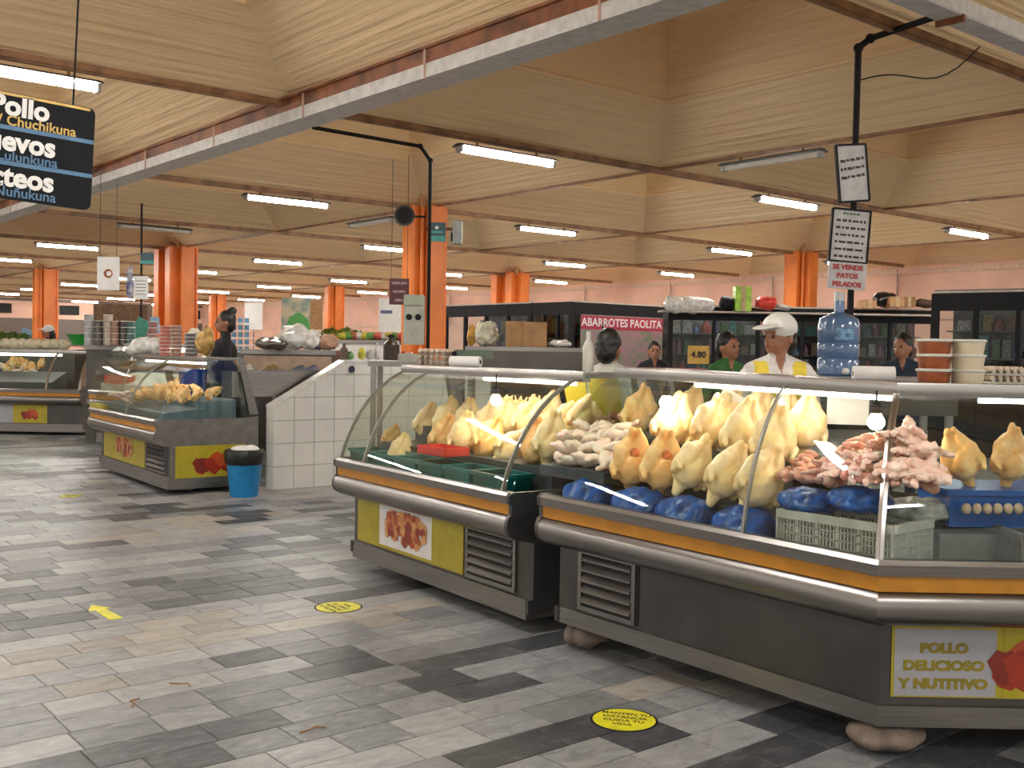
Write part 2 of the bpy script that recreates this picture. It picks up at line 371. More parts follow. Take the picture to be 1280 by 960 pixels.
# ------------------------------------------------------------------ far walls
b = MB(); b.box((-24, WY+.1, 2.6), (61, .2, 5.3)); wr = b.build('wall_right', PINK, kind='structure')
b = MB(); b.box((WX-.1, 8, 2.6), (.2, 32, 5.3)); b.build('wall_left', PINK, kind='structure')
b = MB(); b.box((-24, WY-.03, 2.32), (59, .05, .05)); b.box((-24, WY-.03, 3.44), (59, .06, .12)); b.build('trim_20', mat('wall_band', (.72, .50, .38), .6), kind='structure')
b = MB(); b.box((WX+.04, 8, 1.95), (.06, 31, 1.3)); b.build('trim_21', mat('dark_wall_band', (.16, .13, .11), .8), kind='structure')
b = MB(); b.box((WX+.04, 8, 3.48), (.08, 31, .12)); b.build('trim_22', mat('dark_wall_band', (.16, .13, .11), .8), kind='structure')
for k in range(9):
    MB().box((WX+.1, -2+k*3.1, 3.05), (.06, .9, .45)).box((WX+.14, -2+k*3.1, 3.05), (.05, .8, .08)).build('window_%d' % (k+1), DARK, kind='structure')
for k in range(10):
    MB().cyl((-3-k*3.6, WY-.05, 2.3), (-3-k*3.6, WY-.05, 3.5), .025).build('trim_%d' % (30+k), mat('wall_pipe', (.5, .33, .26), .5), kind='structure')

# ------------------------------------------------------------------ orange columns
def cross(b, x, y, w=.60, t=.2, h=H0):
    b.box((x, y, h/2), (w, t, h)); b.box((x, y, h/2), (t, w, h))
    for sx in (-1, 1):
        b.box((x+sx*w*.5, y, h/2), (.05, t+.06, h)); b.box((x, y+sx*w*.5, h/2), (t+.06, .05, h))
def column(i, j, label, double=False):
    x, y = node(i, j); t = thing('column', label, 'column', (x, y, 0))
    b = MB()
    if double: cross(b, -.32, 0); cross(b, .32, 0)
    else: cross(b, 0, 0)
    b.build('shaft', ORANGE, t, smooth=None)
    for dx in ((-.32, .32) if double else (0,)):
        for a in range(4):
            q = PI/2*a+PI/4
            MB().cyl((dx+.13*math.cos(q), .13*math.sin(q), H0-.05), (dx+.42*math.cos(q), .42*math.sin(q), H0+.33), .06, .07, 8).build('strut', mat('column_strut', (.66, .36, .16), .5), t)
    MB().cyl((.16, -.16, .2), (.16, -.16, H0-.02), .03, None, 8).build('drain_pipe', ORANGE, t)
    return t
column(1, 0, 'tall orange column behind the middle display case, round speaker at its top')
column(1, 2, 'orange column behind the woman in the white cap')
column(3, 0, 'wide doubled orange column left of the woman in dark clothes', True)
column(3, 2, 'wide doubled orange column above the black shop fronts', True)
column(5, 0, 'slim orange column at far left behind the stalls')
column(5, 2, 'slim orange column left of the maroon hanging sign')
column(7, 2, 'farthest small orange column beside the head of the woman in dark clothes')
column(3, -2, 'orange column out of frame at the left')
# ------------------------------------------------------------------ tube lights
lt = None
def lamp(x, y, z, label, lit=True, along='y'):
    t = thing('tube_light', label, 'light', (x, y, z), 0 if along == 'y' else -PI/2, 'ceiling tube lights')
    put('housing', HM, t); put('tube', TM if lit else TM0, t)
    for s in (-1, 1): put('end_cap', CM, t, (0, s*.62, -.03)); put('hanger', HG, t, (0, s*.4, .06))
    return t
HM = MB().prism([(-.10, 0), (-.10, .008), (-.04, .03), (.04, .03), (.10, .008), (.10, 0)], -.64, .64, 'y').mesh('housing', mat('lamp_housing', (.05, .045, .04), .5))
TM = MB().prism([(-.034, -.003), (-.042, -.028), (-.022, -.052), (.022, -.052), (.042, -.028), (.034, -.003)], -.60, .60, 'y').mesh('tube', TUBE)
TM0 = MB().prism([(-.034, -.003), (-.042, -.028), (-.022, -.052), (.022, -.052), (.042, -.028), (.034, -.003)], -.60, .60, 'y').mesh('tube', TUBEOFF)
HG = MB().box((0, 0, -.03), (.02, .02, .07)).mesh('hanger', BROWNRED)
CM = MB().box((0, 0, 0), (.09, .03, .06)).mesh('end_cap', mat('lamp_end_cap', (.4, .4, .38), .5))
ROWN = {-2: 'unseen row added behind the camera', -1: 'added overhead row out of frame', 0: 'nearest visible beam row', 1: 'second beam row', 2: 'third beam row', 3: 'fourth beam row', 4: 'fifth beam row', 5: 'sixth beam row', 6: 'seventh beam row', 7: 'eighth beam row', 8: 'ninth beam row', 9: 'farthest beam row'}
for i in range(-2, 10):  # lamps overhead out of frame and behind the camera are added as fill light
    n = 0
    for j in (2.3, 1.5, .5, -.5, -1.5, -2.4):
        x = OX-i*S; y = OY+(j+.016)*S
        if y > WY-1: continue
        p = proj((x, y, H0-.1))
        if i == -1 and p and -200 < p[0] < 1500 and p[1] > -120: continue
        seen = p and -60 < p[0] < 1340 and -20 < p[1]
        if i > 2 and not seen: continue
        n += 1
        lit = not (i == 2 and j == -.5) and not (i == 0 and j == 2.3)
        lamp(x, y, H0-.13, '%s ceiling tube light, %s from the right, %s' % ('lit white' if lit else 'unlit', ORD[n-1], ROWN[i]), lit)
p = aty(965, 190, OY); lamp(p.x, OY-.02, H0-.09, 'unlit tube fitting on the beam right of the nearest beam crossing', False, 'x')
p = aty(465, 270, OY); lamp(p.x, OY-.02, H0-.09, 'unlit tube fitting on the beam left of the tall orange column', False, 'x')

# ------------------------------------------------------------------ display cases
BZ = [(0.0, .585), (-.012, .565), (-.014, .53), (.0, .50), (.04, .475), (.14, .465)]
def gl(t, zt=1.262, d1=.50):   # curved glass profile, t 0..1
    th = t*PI/2
    return (.03+(d1-.03)*(.6*(1-math.cos(th))+.4*t), .703+(zt-.703)*(.6*math.sin(th)+.4*t))
class Case:
    def __init__(s, root, path, tilt=0):
        s.root = root; s.path = [Vector(p) for p in path]; s.tilt = tilt; s.nrm = []
        ds = [(b-a).normalized() for a, b in zip(s.path[:-1], s.path[1:])]
        for k in range(len(s.path)):
            if k == 0: n = Vector((-ds[0].y, ds[0].x))
            elif k == len(s.path)-1: n = Vector((-ds[-1].y, ds[-1].x))
            else:
                a, b = ds[k-1], ds[k]; na, nb = Vector((-a.y, a.x)), Vector((-b.y, b.x)); n = (na+nb)/(1+na.dot(nb))
            s.nrm.append(n)
    def P(s, k, t, d, z):   # segment k, fraction t
        a, b = s.path[k]+s.nrm[k]*d, s.path[k+1]+s.nrm[k+1]*d
        p = a.lerp(b, t); return Vector((p.x, p.y, z+s.tilt*max(0, -p.x)))
    def sweep(s, mb, prof, ks=None, closed=True, t0=0, t1=1):
        ks = ks if ks is not None else range(len(s.path)-1); n = len(prof)
        for k in ks:
            A = [s.P(k, t0, d, z) for d, z in prof]; B = [s.P(k, t1, d, z) for d, z in prof]
            fsx = [(i, (i+1) % n, n+(i+1) % n, n+i) for i in range(n if closed else n-1)]
            if closed: fsx += [tuple(range(n-1, -1, -1)), tuple(range(n, 2*n))]
            mb.add(A+B, fsx)
        return mb
    def part(s, name, prof, m, **kw):
        lab = kw.pop('label', None); par = kw.pop('parent', s.root)
        return s.sweep(MB(), prof, **kw).build(name, m, par, smooth=.7, label=lab)
    def std(s, z0, back=1.0, ends=(True, True), deck=.62, inner=STEELD):
        s.part('plinth', [(.125, z0), (.125, .17), (back-.06, .17), (back-.06, z0)], STEEL)
        s.part('body_panel', [(.15, .17), (.15, .47), (back, .47), (back, .17)], STEELD)
        s.part('bumper', [(.14, .60)]+[(0.03, .60)]+BZ+[(.14, .60)], STEEL)
        s.part('stripe', [(.014, .597), (.014, .652), (.1, .652), (.1, .597)], YEL, label='yellow orange stripe')
        s.part('rail', [(0, .652), (-.004, .69), (.008, .706), (.045, .706), (.05, .652)], STEEL)
        s.part('deck', [(.05, .61), (.05, deck), (back-.02, deck), (back-.02, .61)], inner)
        s.part('rear_wall', [(back-.02, .47), (back-.02, .80), (back, .80), (back, .47)], STEELD)
        s.part('rear_glass', [(back-.01, .80), (.80, 1.255), (.806, 1.255), (back-.004, .80)], GLASS)
        s.part('top_ledge', [(.47, 1.258), (.47, 1.283), (.86, 1.283), (.86, 1.258)], STEEL)
        s.part('top_frame', [(.465, 1.238), (.455, 1.265), (.462, 1.29), (.50, 1.29), (.51, 1.238)], STEELX)
    def glass(s, k, cuts):
        N = 10; prof = [gl(i/N) for i in range(N+1)]; off = [(d+.007, z-.002) for d, z in prof]
        for a, b in zip(cuts[:-1], cuts[1:]):
            g = .002
            s.sweep(MB(), prof+off[::-1], [k], True, a+g, b-g).build('curved_glass', GLASS, s.root, smooth=.8)
    def mullion(s, k, t, m, w=.012):
        prof = [gl(i/10) for i in range(11)]; L = (s.path[k+1]-s.path[k]).length
        pr = [(d-.006, z+.003) for d, z in prof]+[(d+.014, z-.006) for d, z in prof[::-1]]
        s.sweep(MB(), pr, [k], True, t-w/2/L, t+w/2/L).build('mullion', m, s.root, smooth=.8)
    def endcap(s, k, t, side, solid, back=1.0, m=None, gm=None):
        L = (s.path[k+1]-s.path[k]).length; e = .025/L*side
        low = [(.02, .706), (-.004, .69), (0, .652), (.012, .645), (.012, .6), (0, .59)]+BZ[1:-1]+[(.15, .45), (.15, .17), (.12, .17), (.12, .10), (back-.04, .10), (back, .17), (back, .72), (.9, .706)]
        s.sweep(MB(), low, [k], True, t, t+e).build('end_panel', m or STEELD, s.root, smooth=.7)
        g = [gl(i/10) for i in range(11)]+[(.80, 1.26), (.985, .80), (.985, .706)]
        s.sweep(MB(), g, [k], True, t, t+.006/L*side).build('end_glass', GLASS, s.root, smooth=.7)
        bar = [(.795, 1.26), (.86, 1.26), (back+.0, .74), (back-.09, .74)]
        s.sweep(MB(), bar, [k], True, t-e, t+e).build('rear_post', STEEL, s.root)
    def grille(s, k, t0, t1, n=5, z0=.20, z1=.44):
        s.sweep(MB(), [(.143, z0-.02), (.143, z1+.02), (.152, z1+.02), (.152, z0-.02)], [k], True, t0, t1)
        L = (s.path[k+1]-s.path[k]).length
        g = s.sweep(MB(), [(.1475, z0), (.1475, z1), (.152, z1), (.152, z0)], [k], True, t0, t1).build('grille', DARK, s.root)
        for q in range(n):
            z = z0+(z1-z0)*(q+.35)/n; h = (z1-z0)/n
            s.sweep(MB(), [(.128, z), (.131, z+.008), (.149, z+h*.62), (.149, z+h*.5)], [k], True, t0+.01/L, t1-.01/L).build('slat', STEELD, g)
        fr = MB()
        s.sweep(fr, [(.138, z1), (.138, z1+.02), (.152, z1+.02), (.152, z1)], [k], True, t0, t1); s.sweep(fr, [(.138, z0-.02), (.138, z0), (.152, z0), (.152, z0-.02)], [k], True, t0, t1)
        for a, b in ((t0-.015/L, t0+.008/L), (t1-.008/L, t1+.015/L)): s.sweep(fr, [(.138, z0-.02), (.138, z1+.02), (.152, z1+.02), (.152, z0-.02)], [k], True, a, b)
        fr.build('grille_frame', STEEL, g)
def food_print(parent, M, w, h, kind):
    """flat printed picture: blobs of colour as thin shapes on a white card (local x right, y up, z out)"""
    rnd = random.Random(kind); cols = {'stew': [(.45, .08, .02), (.60, .20, .06), (.30, .04, .02), (.70, .35, .12)], 'roast': [(.35, .03, .01), (.55, .09, .02), (.22, .02, .01)]}[kind]
    b = MB(); mats = [mat('print_%s_%d' % (kind, q), c, .4) for q, c in enumerate(cols)]
    n = 170 if kind == 'stew' else 14
    for q in range(n):
        b.m = q % len(cols)
        if kind == 'stew': cx, cy, r = rnd.uniform(-.40, .40)*w, rnd.uniform(-.30, .30)*h, rnd.uniform(.07, .15)*h
        else: cx, cy, r = rnd.uniform(-.25, .22)*w, rnd.uniform(-.16, .10)*h, rnd.uniform(.18, .26)*h
        if kind == 'stew' and (cx/w/.42)**2+(cy/h/.36)**2 > 1: continue
        z = .0004+q*.00003; m = 9; rr = [r*rnd.uniform(.7, 1.1) for _ in range(m)]
        b.add([(cx+rr[k]*math.cos(2*PI*k/m), cy+rr[k]*math.sin(2*PI*k/m), z) for k in range(m)], [tuple(range(m))])
    o = b.build('food_picture', mats, parent, smooth=None); o.matrix_local = M
    return o

def end_frame(p, xdir, out):   # matrix whose local x = xdir, z = out
    x = Vector(xdir).normalized(); z = Vector(out).normalized(); y = z.cross(x)
    return Matrix(((x.x, y.x, z.x, p[0]), (x.y, y.y, z.y, p[1]), (x.z, y.z, z.z, p[2]), (0, 0, 0, 1)))

# --- near case (angled), origin at its corner
NA = .0114
nr = thing('display_case', 'largest steel poultry case at right, angled corner, lit glass front and slogan sign', 'display case', (-1.95, 3.23, 0), NA)
a2 = .8783-NA
near = Case(nr, [(-1.70, 0), (0, 0), (1.15*math.cos(a2), 1.15*math.sin(a2))], .02)
near.std(.097)
near.glass(0, [0, .66, 1]); near.glass(1, [0, .55, 1])
near.mullion(0, .66, mat('glass_edge', (.22, .21, .18), .3)); near.mullion(0, .995, STEELX, .014); near.mullion(1, .006, STEELX, .014)
near.endcap(0, 0, -1, False); near.endcap(1, 1, 1, False)
near.grille(0, .075, .275)
near.part('seam', [(.146, .18), (.146, .46), (.151, .46), (.151, .18)], DARK, ks=[0], t0=.292, t1=.294)
# slogan sign on second face
sg = near.sweep(MB(), [(.1495, .198), (.1495, .452), (.146, .452), (.146, .198)], [1], True, .035, .40).build('slogan_sign', YELP, nr, label='white sign with yellow edge and yellow lettering')
near.sweep(MB(), [(.1495, .203), (.1495, .440), (.1445, .440), (.1445, .203)], [1], True, .045, .375).build('sign_face', mat('sign_white', (.36, .36, .39), .4, var=.03), sg)
for q, (s_, zz) in enumerate((('POLLO', .372), ('DELICIOSO', .310), ('Y NUTITIVO', .246))):
    p0 = near.P(1, .205, .1435, zz)
    wdt = {0: 1.15, 1: 1.2, 2: 1.2}[q]
    t = text(s_, .047, mat('yellow_letter', (.27, .21, .012), .5), sg, (0, 0, 0), (0, 0, 0), bold=.0028)
    dx = (near.path[2]-near.path[1]).normalized()
    t.matrix_local = end_frame(p0, (dx.x, dx.y, 0), (dx.y, -dx.x, 0)) @ Matrix.Diagonal((wdt, 1, 1, 1))
dx = (near.path[2]-near.path[1]).normalized()
fp = food_print(nr, end_frame(near.P(1, .47, .1425, .325), (dx.x, dx.y, 0), (dx.y, -dx.x, 0)), .26, .30, 'roast')
near.sweep(MB(), [(.1495, .198), (.1495, .452), (.144, .452), (.144, .198)], [1], True, .40, .58).build('picture_card', YELP, nr)
st1 = near.part('display_step', [(.30, .62), (.30, .74), (.34, .74), (.34, .84), (.58, .84), (.58, .93), (.80, .93), (.80, .62)], mat('tray_grey', (.05, .055, .06), .5), ks=[0], t0=.02, t1=.60)
near.part('case_tube', [(.54, 1.215), (.54, 1.24), (.57, 1.24), (.57, 1.215)], CTUBE, ks=[0], t0=.30, t1=.98)
near.part('case_tube', [(.60, 1.215), (.60, 1.235), (.62, 1.235), (.62, 1.215)], CTUBE, ks=[1], t0=.35, t1=.95)
def hanging_bulb(case, p, parent):
    b = MB().cyl((p[0], p[1], 1.262), (p[0], p[1], p[2]+.07), .004, None, 6).build('bulb_cord', BLACK, parent)
    MB().cyl((p[0], p[1], p[2]+.03), (p[0], p[1], p[2]+.075), .019, .016, 10).build('bulb_socket', BLACK, b)
    MB().lathe([(.002, -.032), (.02, -.027), (.031, -.012), (.032, .004), (.022, .022), (.015, .034)], p, 14).build('bulb', BULB, b)
inv = nr.matrix_world
def loc_near(p):
    q = Vector(p)-Vector((-1.95, 3.23, 0)); c, s = math.cos(-NA), math.sin(-NA); return Vector((q.x*c-q.y*s, q.x*s+q.y*c, q.z))
p = loc_near(aty(833, 503, 3.23+.42)); hanging_bulb(near, (p.x, p.y, p.z), nr)
p = loc_near(aty(1095, 527, 3.23+.40)); hanging_bulb(near, (p.x, p.y, p.z), nr)

# --- middle case
MA = -.0826
mr_ = thing('display_case', 'middle steel poultry case with yellow food panel, left of the largest case', 'display case', (-3.958, 3.262, 0), MA)
mid = Case(mr_, [(-1.89, 0), (0, 0)])
mid.std(.07)
mid.glass(0, [0, .17, .97]); mid.mullion(0, .17, mat('glass_edge', (.22, .21, .18), .3)); mid.mullion(0, .955, MATS['glass_edge']); mid.mullion(0, .004, MATS['glass_edge'], .008)
mid.endcap(0, 0, -1, False); mid.endcap(0, 1, 1, False, m=mat('end_panel_shaded', (.045, .045, .048), .45))  # right end steel coloured near black, its shadow put into the colour
mid.grille(0, .70, .93)
pp = mid.sweep(MB(), [(.1495, .18), (.1495, .455), (.145, .455), (.145, .18)], [0], True, .015, .675).build('yellow_panel', YELP, mr_, label='yellow printed panel')
mid.sweep(MB(), [(.145, .20), (.145, .45), (.1435, .45), (.1435, .20)], [0], True, .17, .50).build('picture_card', PAPER, pp)
food_print(pp, end_frame(mid.P(0, .335, .143, .33), (1, 0, 0), (0, -1, 0)), .58, .27, 'stew')
mid.part('display_step', [(.30, .62), (.30, .80), (.55, .80), (.55, .90), (.80, .90), (.80, .62)], MATS['tray_grey'], t0=.02, t1=.98)
mid.part('case_tube', [(.54, 1.215), (.54, 1.24), (.57, 1.24), (.57, 1.215)], CTUBE, t0=.45, t1=.9)
def loc_mid(p):
    q = Vector(p)-Vector((-3.958, 3.262, 0)); c, s = math.cos(-MA), math.sin(-MA); return Vector((q.x*c-q.y*s, q.x*s+q.y*c, q.z))
p = loc_mid(aty(620, 500, 3.262+.42)); hanging_bulb(mid, (p.x, p.y, p.z), mr_)

# --- left case
LA = -.0667
lf = thing('display_case', 'steel poultry case at left with yellow roast picture on its side', 'display case', (-9.63, 3.72, 0), LA)
lc = Case(lf, [(-2.28, 0), (0, 0)])
lc.std(.05); lc.glass(0, [0, .55, 1]); lc.mullion(0, .55, MATS['glass_edge'])
LEM = mat('end_steel', (.24, .225, .21), .4, .8)
lc.endcap(0, 0, -1, False); lc.endcap(0, 1, 1, False, m=LEM)
lc.grille(0, .70, .95)
pp = lc.sweep(MB(), [(.1495, .18), (.1495, .455), (.145, .455), (.145, .18)], [0], True, .03, .67).build('yellow_panel', YELP, lf, label='yellow printed panel')
food_print(pp, end_frame(lc.P(0, .36, .143, .33), (1, 0, 0), (0, -1, 0)), .7, .27, 'stew')
pp = MB().box((.028, .53, .305), (.006, .68, .30)).build('yellow_panel', YELP, lf, label='yellow panel with a roast picture')
food_print(pp, end_frame((.0325, .58, .29), (0, 1, 0), (1, 0, 0)), .62, .34, 'roast')
lc.part('display_step', [(.10, .62), (.10, .76), (.50, .80), (.50, .86), (.80, .88), (.80, .62)], mat('grey_blue_tray', (.10, .16, .20), .5), t0=.02, t1=.98)
lc.part('case_tube', [(.54, 1.215), (.54, 1.24), (.57, 1.24), (.57, 1.215)], CTUBE, t0=.1, t1=.9)

# --- far left angled case and the case behind
fl_ = thing('display_case', 'far steel case at the left edge facing the camera, small roast sign', 'display case', (-16.85, 4.85, 0), .8783-.02)
fc = Case(fl_, [(-1.5, 0), (0, 0), (.50, .02)])
fc.std(.05); fc.glass(0, [0, .5, 1]); fc.glass(1, [0, 1]); fc.mullion(0, .99, STEELX, .03); fc.mullion(1, .97, STEELX, .03)
fc.endcap(0, 0, -1, False); fc.endcap(1, 1, 1, False)
sg = fc.sweep(MB(), [(.1495, .18), (.1495, .455), (.145, .455), (.145, .18)], [0], True, .15, .97).build('sign_panel', mat('sign_white', (.5, .5, .5)), fl_)
fc.sweep(MB(), [(.1445, .18), (.1445, .455), (.1435, .455), (.1435, .18)], [0], True, .62, .97).build('yellow_card', YELP, sg)
food_print(sg, end_frame(fc.P(0, .795, .1425, .32), (1, 0, 0), (0, -1, 0)), .34, .26, 'roast')
for q, s_ in enumerate(('POLLO', 'DELICIOSO', 'Y NUTITIVO')):
    text(s_, .06, MATS['yellow_letter'], sg, (-.93, .14, .40-.075*q), (PI/2, 0, 0), bold=.002)
fc.part('case_tube', [(.54, 1.20), (.54, 1.24), (.57, 1.24), (.57, 1.20)], CTUBE, ks=[0])
fc.part('display_step', [(.2, .62), (.2, .80), (.75, .95), (.75, .62)], MATS['tray_grey'], ks=[0])
BHA = .45
bh = thing('display_case', 'white lit display case with a red tray, seen over the left case', 'display case', (atd(192, 440, 13.6).x, atd(192, 440, 13.6).y, 0), BHA)
bh.rotation_euler.z = math.atan2(atd(192, 440, 13.6).y-atd(97, 440, 14.6).y, atd(192, 440, 13.6).x-atd(97, 440, 14.6).x)
bh.scale = (1, 1, 1.1)
bc = Case(bh, [(-1.45, 0), (0, 0)]); bc.std(.05, inner=WHITE); bc.glass(0, [0, .5, 1]); bc.mullion(0, .5, STEELX); bc.endcap(0, 0, -1, False); bc.endcap(0, 1, 1, False)
bc.part('case_tube', [(.54, 1.19), (.54, 1.24), (.60, 1.24), (.60, 1.19)], CTUBE)
bc.part('display_step', [(.2, .62), (.2, .78), (.75, .92), (.75, .62)], WHITE)
MB().box((-1.1, .25, .84), (.35, .25, .10)).build('red_tray', mat('red_plastic', (.55, .02, .03), .4), bh)

# stone feet of the nearest case
fm = blob([('e', (0, 0, .045), (.135, .10, .045)), ('e', (.03, .02, .05), (.11, .09, .045))], .012, 2, [STONE], disp=.012, dsc=14)
q = atz(1082, 912, 0)
put('foot_stone', fm, None, (-2.03, 3.44, 0), (0, 0, .7), (1.0, 1.3, 1.05), label='rounded brown stone propping the corner of the largest case', cat='stone')
put('foot_stone', fm, None, (-3.60, 3.46, 0), (0, 0, .2), (.75, 1.0, 1.40), label='brown stone block propping the left end of the largest case', cat='stone')
for (x, y, rz, lab) in ((-1.62, 4.1, 0, 'dark stone foot under the rear of the largest case'), (-5.5, 3.9, 0, 'stone foot under the left end of the middle case'), (-4.2, 3.75, 0, 'stone foot under the right end of the middle case')):
    put('foot_stone', fm, None, (x, y, 0), (0, 0, rz), (.8, .8, 1.0 if x > -3 else .72), label=lab, cat='stone')
for k, (x, y) in enumerate(((-11.6, 4.3), (-9.85, 4.1), (-17.3, 5.0), (-16.75, 5.6), (-14.45, 5.25), (-13.9, 5.5))):
    put('foot_stone', fm, None, (x, y, 0), (0, 0, 0), (.8, .8, .50), label=('dark foot block under the %s end of the %s case' % (('left', 'right')[k % 2], ('left', 'far left', 'white lit')[k//2])), cat='stone')

# ------------------------------------------------------------------ poultry
def chicken_shapes(v):
    a = random.Random(v); j = lambda s: a.uniform(-s, s)
    sh = [('e', (0, 0, .105), (.074, .066, .098)), ('e', (0, -.022, .085), (.060, .060, .075)), ('e', (0, .0, .165), (.052, .046, .07)), ('c', (0, .02, .02), (0, .03, -.015), .03, .018)]
    for s in (-1, 1):
        k1 = (s*(.046+j(.006)), -.030, .150+j(.01)); k2 = (s*(.022+j(.006)), -.036, .218+j(.01))
        sh += [('c', (s*.048, -.02, .105), k1, .044, .040), ('c', k1, k2, .038, .021), ('c', k2, (s*.014, -.050, .250+j(.01)), .018, .014)]
        sh += [('c', (s*.072, .0, .055), (s*.088, -.014, .095+j(.01)), .022, .017), ('c', (s*.088, -.014, .095), (s*.080, -.045, .045+j(.01)), .016, .010)]
    return sh
CH = [blob(chicken_shapes(v), .0065, 2, [SKINC], disp=.004, dsc=35, name='whole_chicken') for v in range(4)]
CHO = [m.copy() for m in CH]
for m in CHO: m.materials.clear(); m.materials.append(SKINO)
CAV = MB().ball((0, 0, 0), .020, 8, (1, .6, 1.35)).mesh('cavity', mat('orange_red_flesh', (.75, .20, .06), .4, var=.3, scale=40), 1)
VIEW = math.atan2(-fw.y, -fw.x)+PI/2   # rotation turning local -y to the camera
def chicken(px, py, Y, tilt, turn, sc, label, group, v, orange=False, cav=False, lean=-.25):
    """px,py: pixel of the body's lower end; Y: world y"""
    p = aty(px, py, Y)
    o = put('whole_chicken', (CHO if orange else CH)[v % 4], None, p, None, sc*random.uniform(.96, 1.05), label=label, cat='chicken', group=group)
    o.rotation_euler = (Matrix.Rotation(VIEW+turn, 3, 'Z') @ Matrix.Rotation(tilt, 3, 'Y') @ Matrix.Rotation(lean, 3, 'X')).to_euler()
    if cav: put('cavity', CAV, o, (0, -.062, .145))
    return o
G = 'whole chickens in the largest case'
def L(s): return s
front = [(789, 611, 3.45, .06, 0, 1.05, 1, 1), (825, 616, 3.44, .12, .1, 1.08, 1, 1), (852, 611, 3.42, .62, .5, .98, 0, 0), (895, 624, 3.41, .56, .4, 1.05, 0, 0), (936, 636, 3.40, .50, .3, 1.08, 0, 0)]
for n, (x, y, Y, ti, tu, sc, orr, cv) in enumerate(front):
    chicken(x, y, Y, ti, tu, sc, 'whole plucked chicken, %s from the left in the front row of the largest case%s' % (ORD[n], ', upright' if cv else ''), G, n, orr, cv)
mid_row = [(832, 560, 3.72, .3, .1), (878, 563, 3.68, .45, .6), (922, 575, 3.66, .25, .2), (962, 585, 3.64, .15, -.2)]
for n, (x, y, Y, ti, tu) in enumerate(mid_row):
    chicken(x, y, Y, ti, tu, 1.05, 'whole plucked chicken, %s from the left in the second row of the largest case' % ORD[n], G, n+1)
back = [(795, 545, 3.92, .2, .2), (845, 543, 3.93, .4, -.3), (893, 545, 3.92, .5, .2), (935, 548, 3.9, .4, .2), (980, 560, 3.86, .2, .6), (1004, 565, 3.86, .1, 0)]
for n, (x, y, Y, ti, tu) in enumerate(back):
    chicken(x, y, Y, ti, tu, 1.0, 'whole plucked chicken, %s from the left in the rear row of the largest case' % ORD[n], G, n+2, n == 0)
# two orange chickens behind the second face
def chick_d(px, py, D, tilt, turn, sc, label, group, v, orange=True, cav=False):
    o = put('whole_chicken', (CHO if orange else CH)[v % 4], None, atd(px, py, D), None, sc, label=label, cat='chicken', group=group)
    o.rotation_euler = (Matrix.Rotation(VIEW+turn, 3, 'Z') @ Matrix.Rotation(tilt, 3, 'Y') @ Matrix.Rotation(-.3, 3, 'X')).to_euler()
    if cav: put('cavity', CAV, o, (0, -.062, .145))
chick_d(1212, 603, 3.92, -.35, -.3, .80, 'orange skinned chicken on the blue crate, left of two behind the angled glass', G, 1)
chick_d(1262, 604, 3.92, .15, .2, .82, 'orange skinned chicken on the blue crate at the right photo edge', G, 2)
# middle case chickens
G2 = 'whole chickens in the middle case'
row1 = [(548, 568, 3.75, .35, .5), (577, 570, 3.72, .15, 0), (600, 574, 3.70, .5, .5), (622, 578, 3.68, .9, .5), (664, 582, 3.66, .1, -.4), (684, 578, 3.68, .2, .3)]
for n, (x, y, Y, ti, tu) in enumerate(row1):
    chicken(x, y, Y, ti, tu, 1.0, 'plucked chicken, %s from the left in the front row of the middle case' % ORD[n], G2, n, n % 2 == 0)
row2 = [(528, 548, 3.98, .3, .3), (556, 548, 3.98, .2, .2), (582, 548, 3.98, .1, -.2), (606, 552, 3.97, .2, .3), (630, 548, 3.96, .1, 0), (653, 548, 3.95, .3, 0), (675, 545, 3.94, .35, .2), (700, 548, 3.92, .5, .3), (722, 545, 3.90, .4, .1)]
for n, (x, y, Y, ti, tu) in enumerate(row2):
    chicken(x, y, Y, ti, tu, .98, 'plucked chicken, %s from the left in the rear row of the middle case' % ORD[n], G2, n+1)
chicken(484, 562, 3.98, .4, .4, .7, 'small orange poultry piece at the left end of the middle case', G2, 2, True)
chicken(497, 585, 3.62, .25, .4, .85, 'pale pink poultry piece hanging over the front tubs of the middle case', G2, 0)

# loose pieces
def lump(v, sq=(1, 1, 1), m=PINKM, r=.04):
    a = random.Random(v); sh = [('e', (0, 0, 0), (r*sq[0], r*sq[1], r*sq[2]))]
    for _ in range(3): sh.append(('e', (a.uniform(-.8, .8)*r*sq[0], a.uniform(-.6, .6)*r*sq[1], a.uniform(-.3, .3)*r), (r*.55*sq[0], r*.6, r*.5)))
    return blob(sh, r*.14, 2, [m], disp=r*.32, dsc=1/r*.8, name='piece')
MBR = mat('breast_meat', (.88, .74, .66), .36, scale=12, bump=.15, sss=.2, col2=(.86, .60, .50))
def breast(v):
    a = random.Random(v); u = lambda q: a.uniform(-q, q)
    return blob([('e', (0, 0, 0), (.055, .042, .026), (0, 0, u(.3))), ('c', (.02, u(.01), 0), (.078, u(.02), -.006), .024, .008), ('e', (-.03, .02, .012), (.032, .028, .018)), ('c', (-.02, -.02, 0), (-.055, -.035, -.01), .02, .008)], .006, 1, [MBR], disp=.007, dsc=32, name='breast')
BREAST = [breast(k) for k in range(3)]
WINGM = [blob([('c', (-.06, 0, 0), (0, .012, .01), .020, .015), ('c', (0, .012, .01), (.055, -.012, .0), .016, .011), ('c', (.055, -.012, 0), (.085, .01, .0), .010, .006)], .004, 2, [PINKM], disp=.003, dsc=60, name='wing'),
         blob([('c', (-.05, 0, 0), (.02, 0, .01), .024, .014), ('c', (.02, 0, .01), (.07, .02, .0), .012, .009)], .004, 2, [PINKM], disp=.003, dsc=60, name='wing')]
GIB = [lump(k+9, (1.2, .9, .7), PINKM, .026) for k in range(3)]
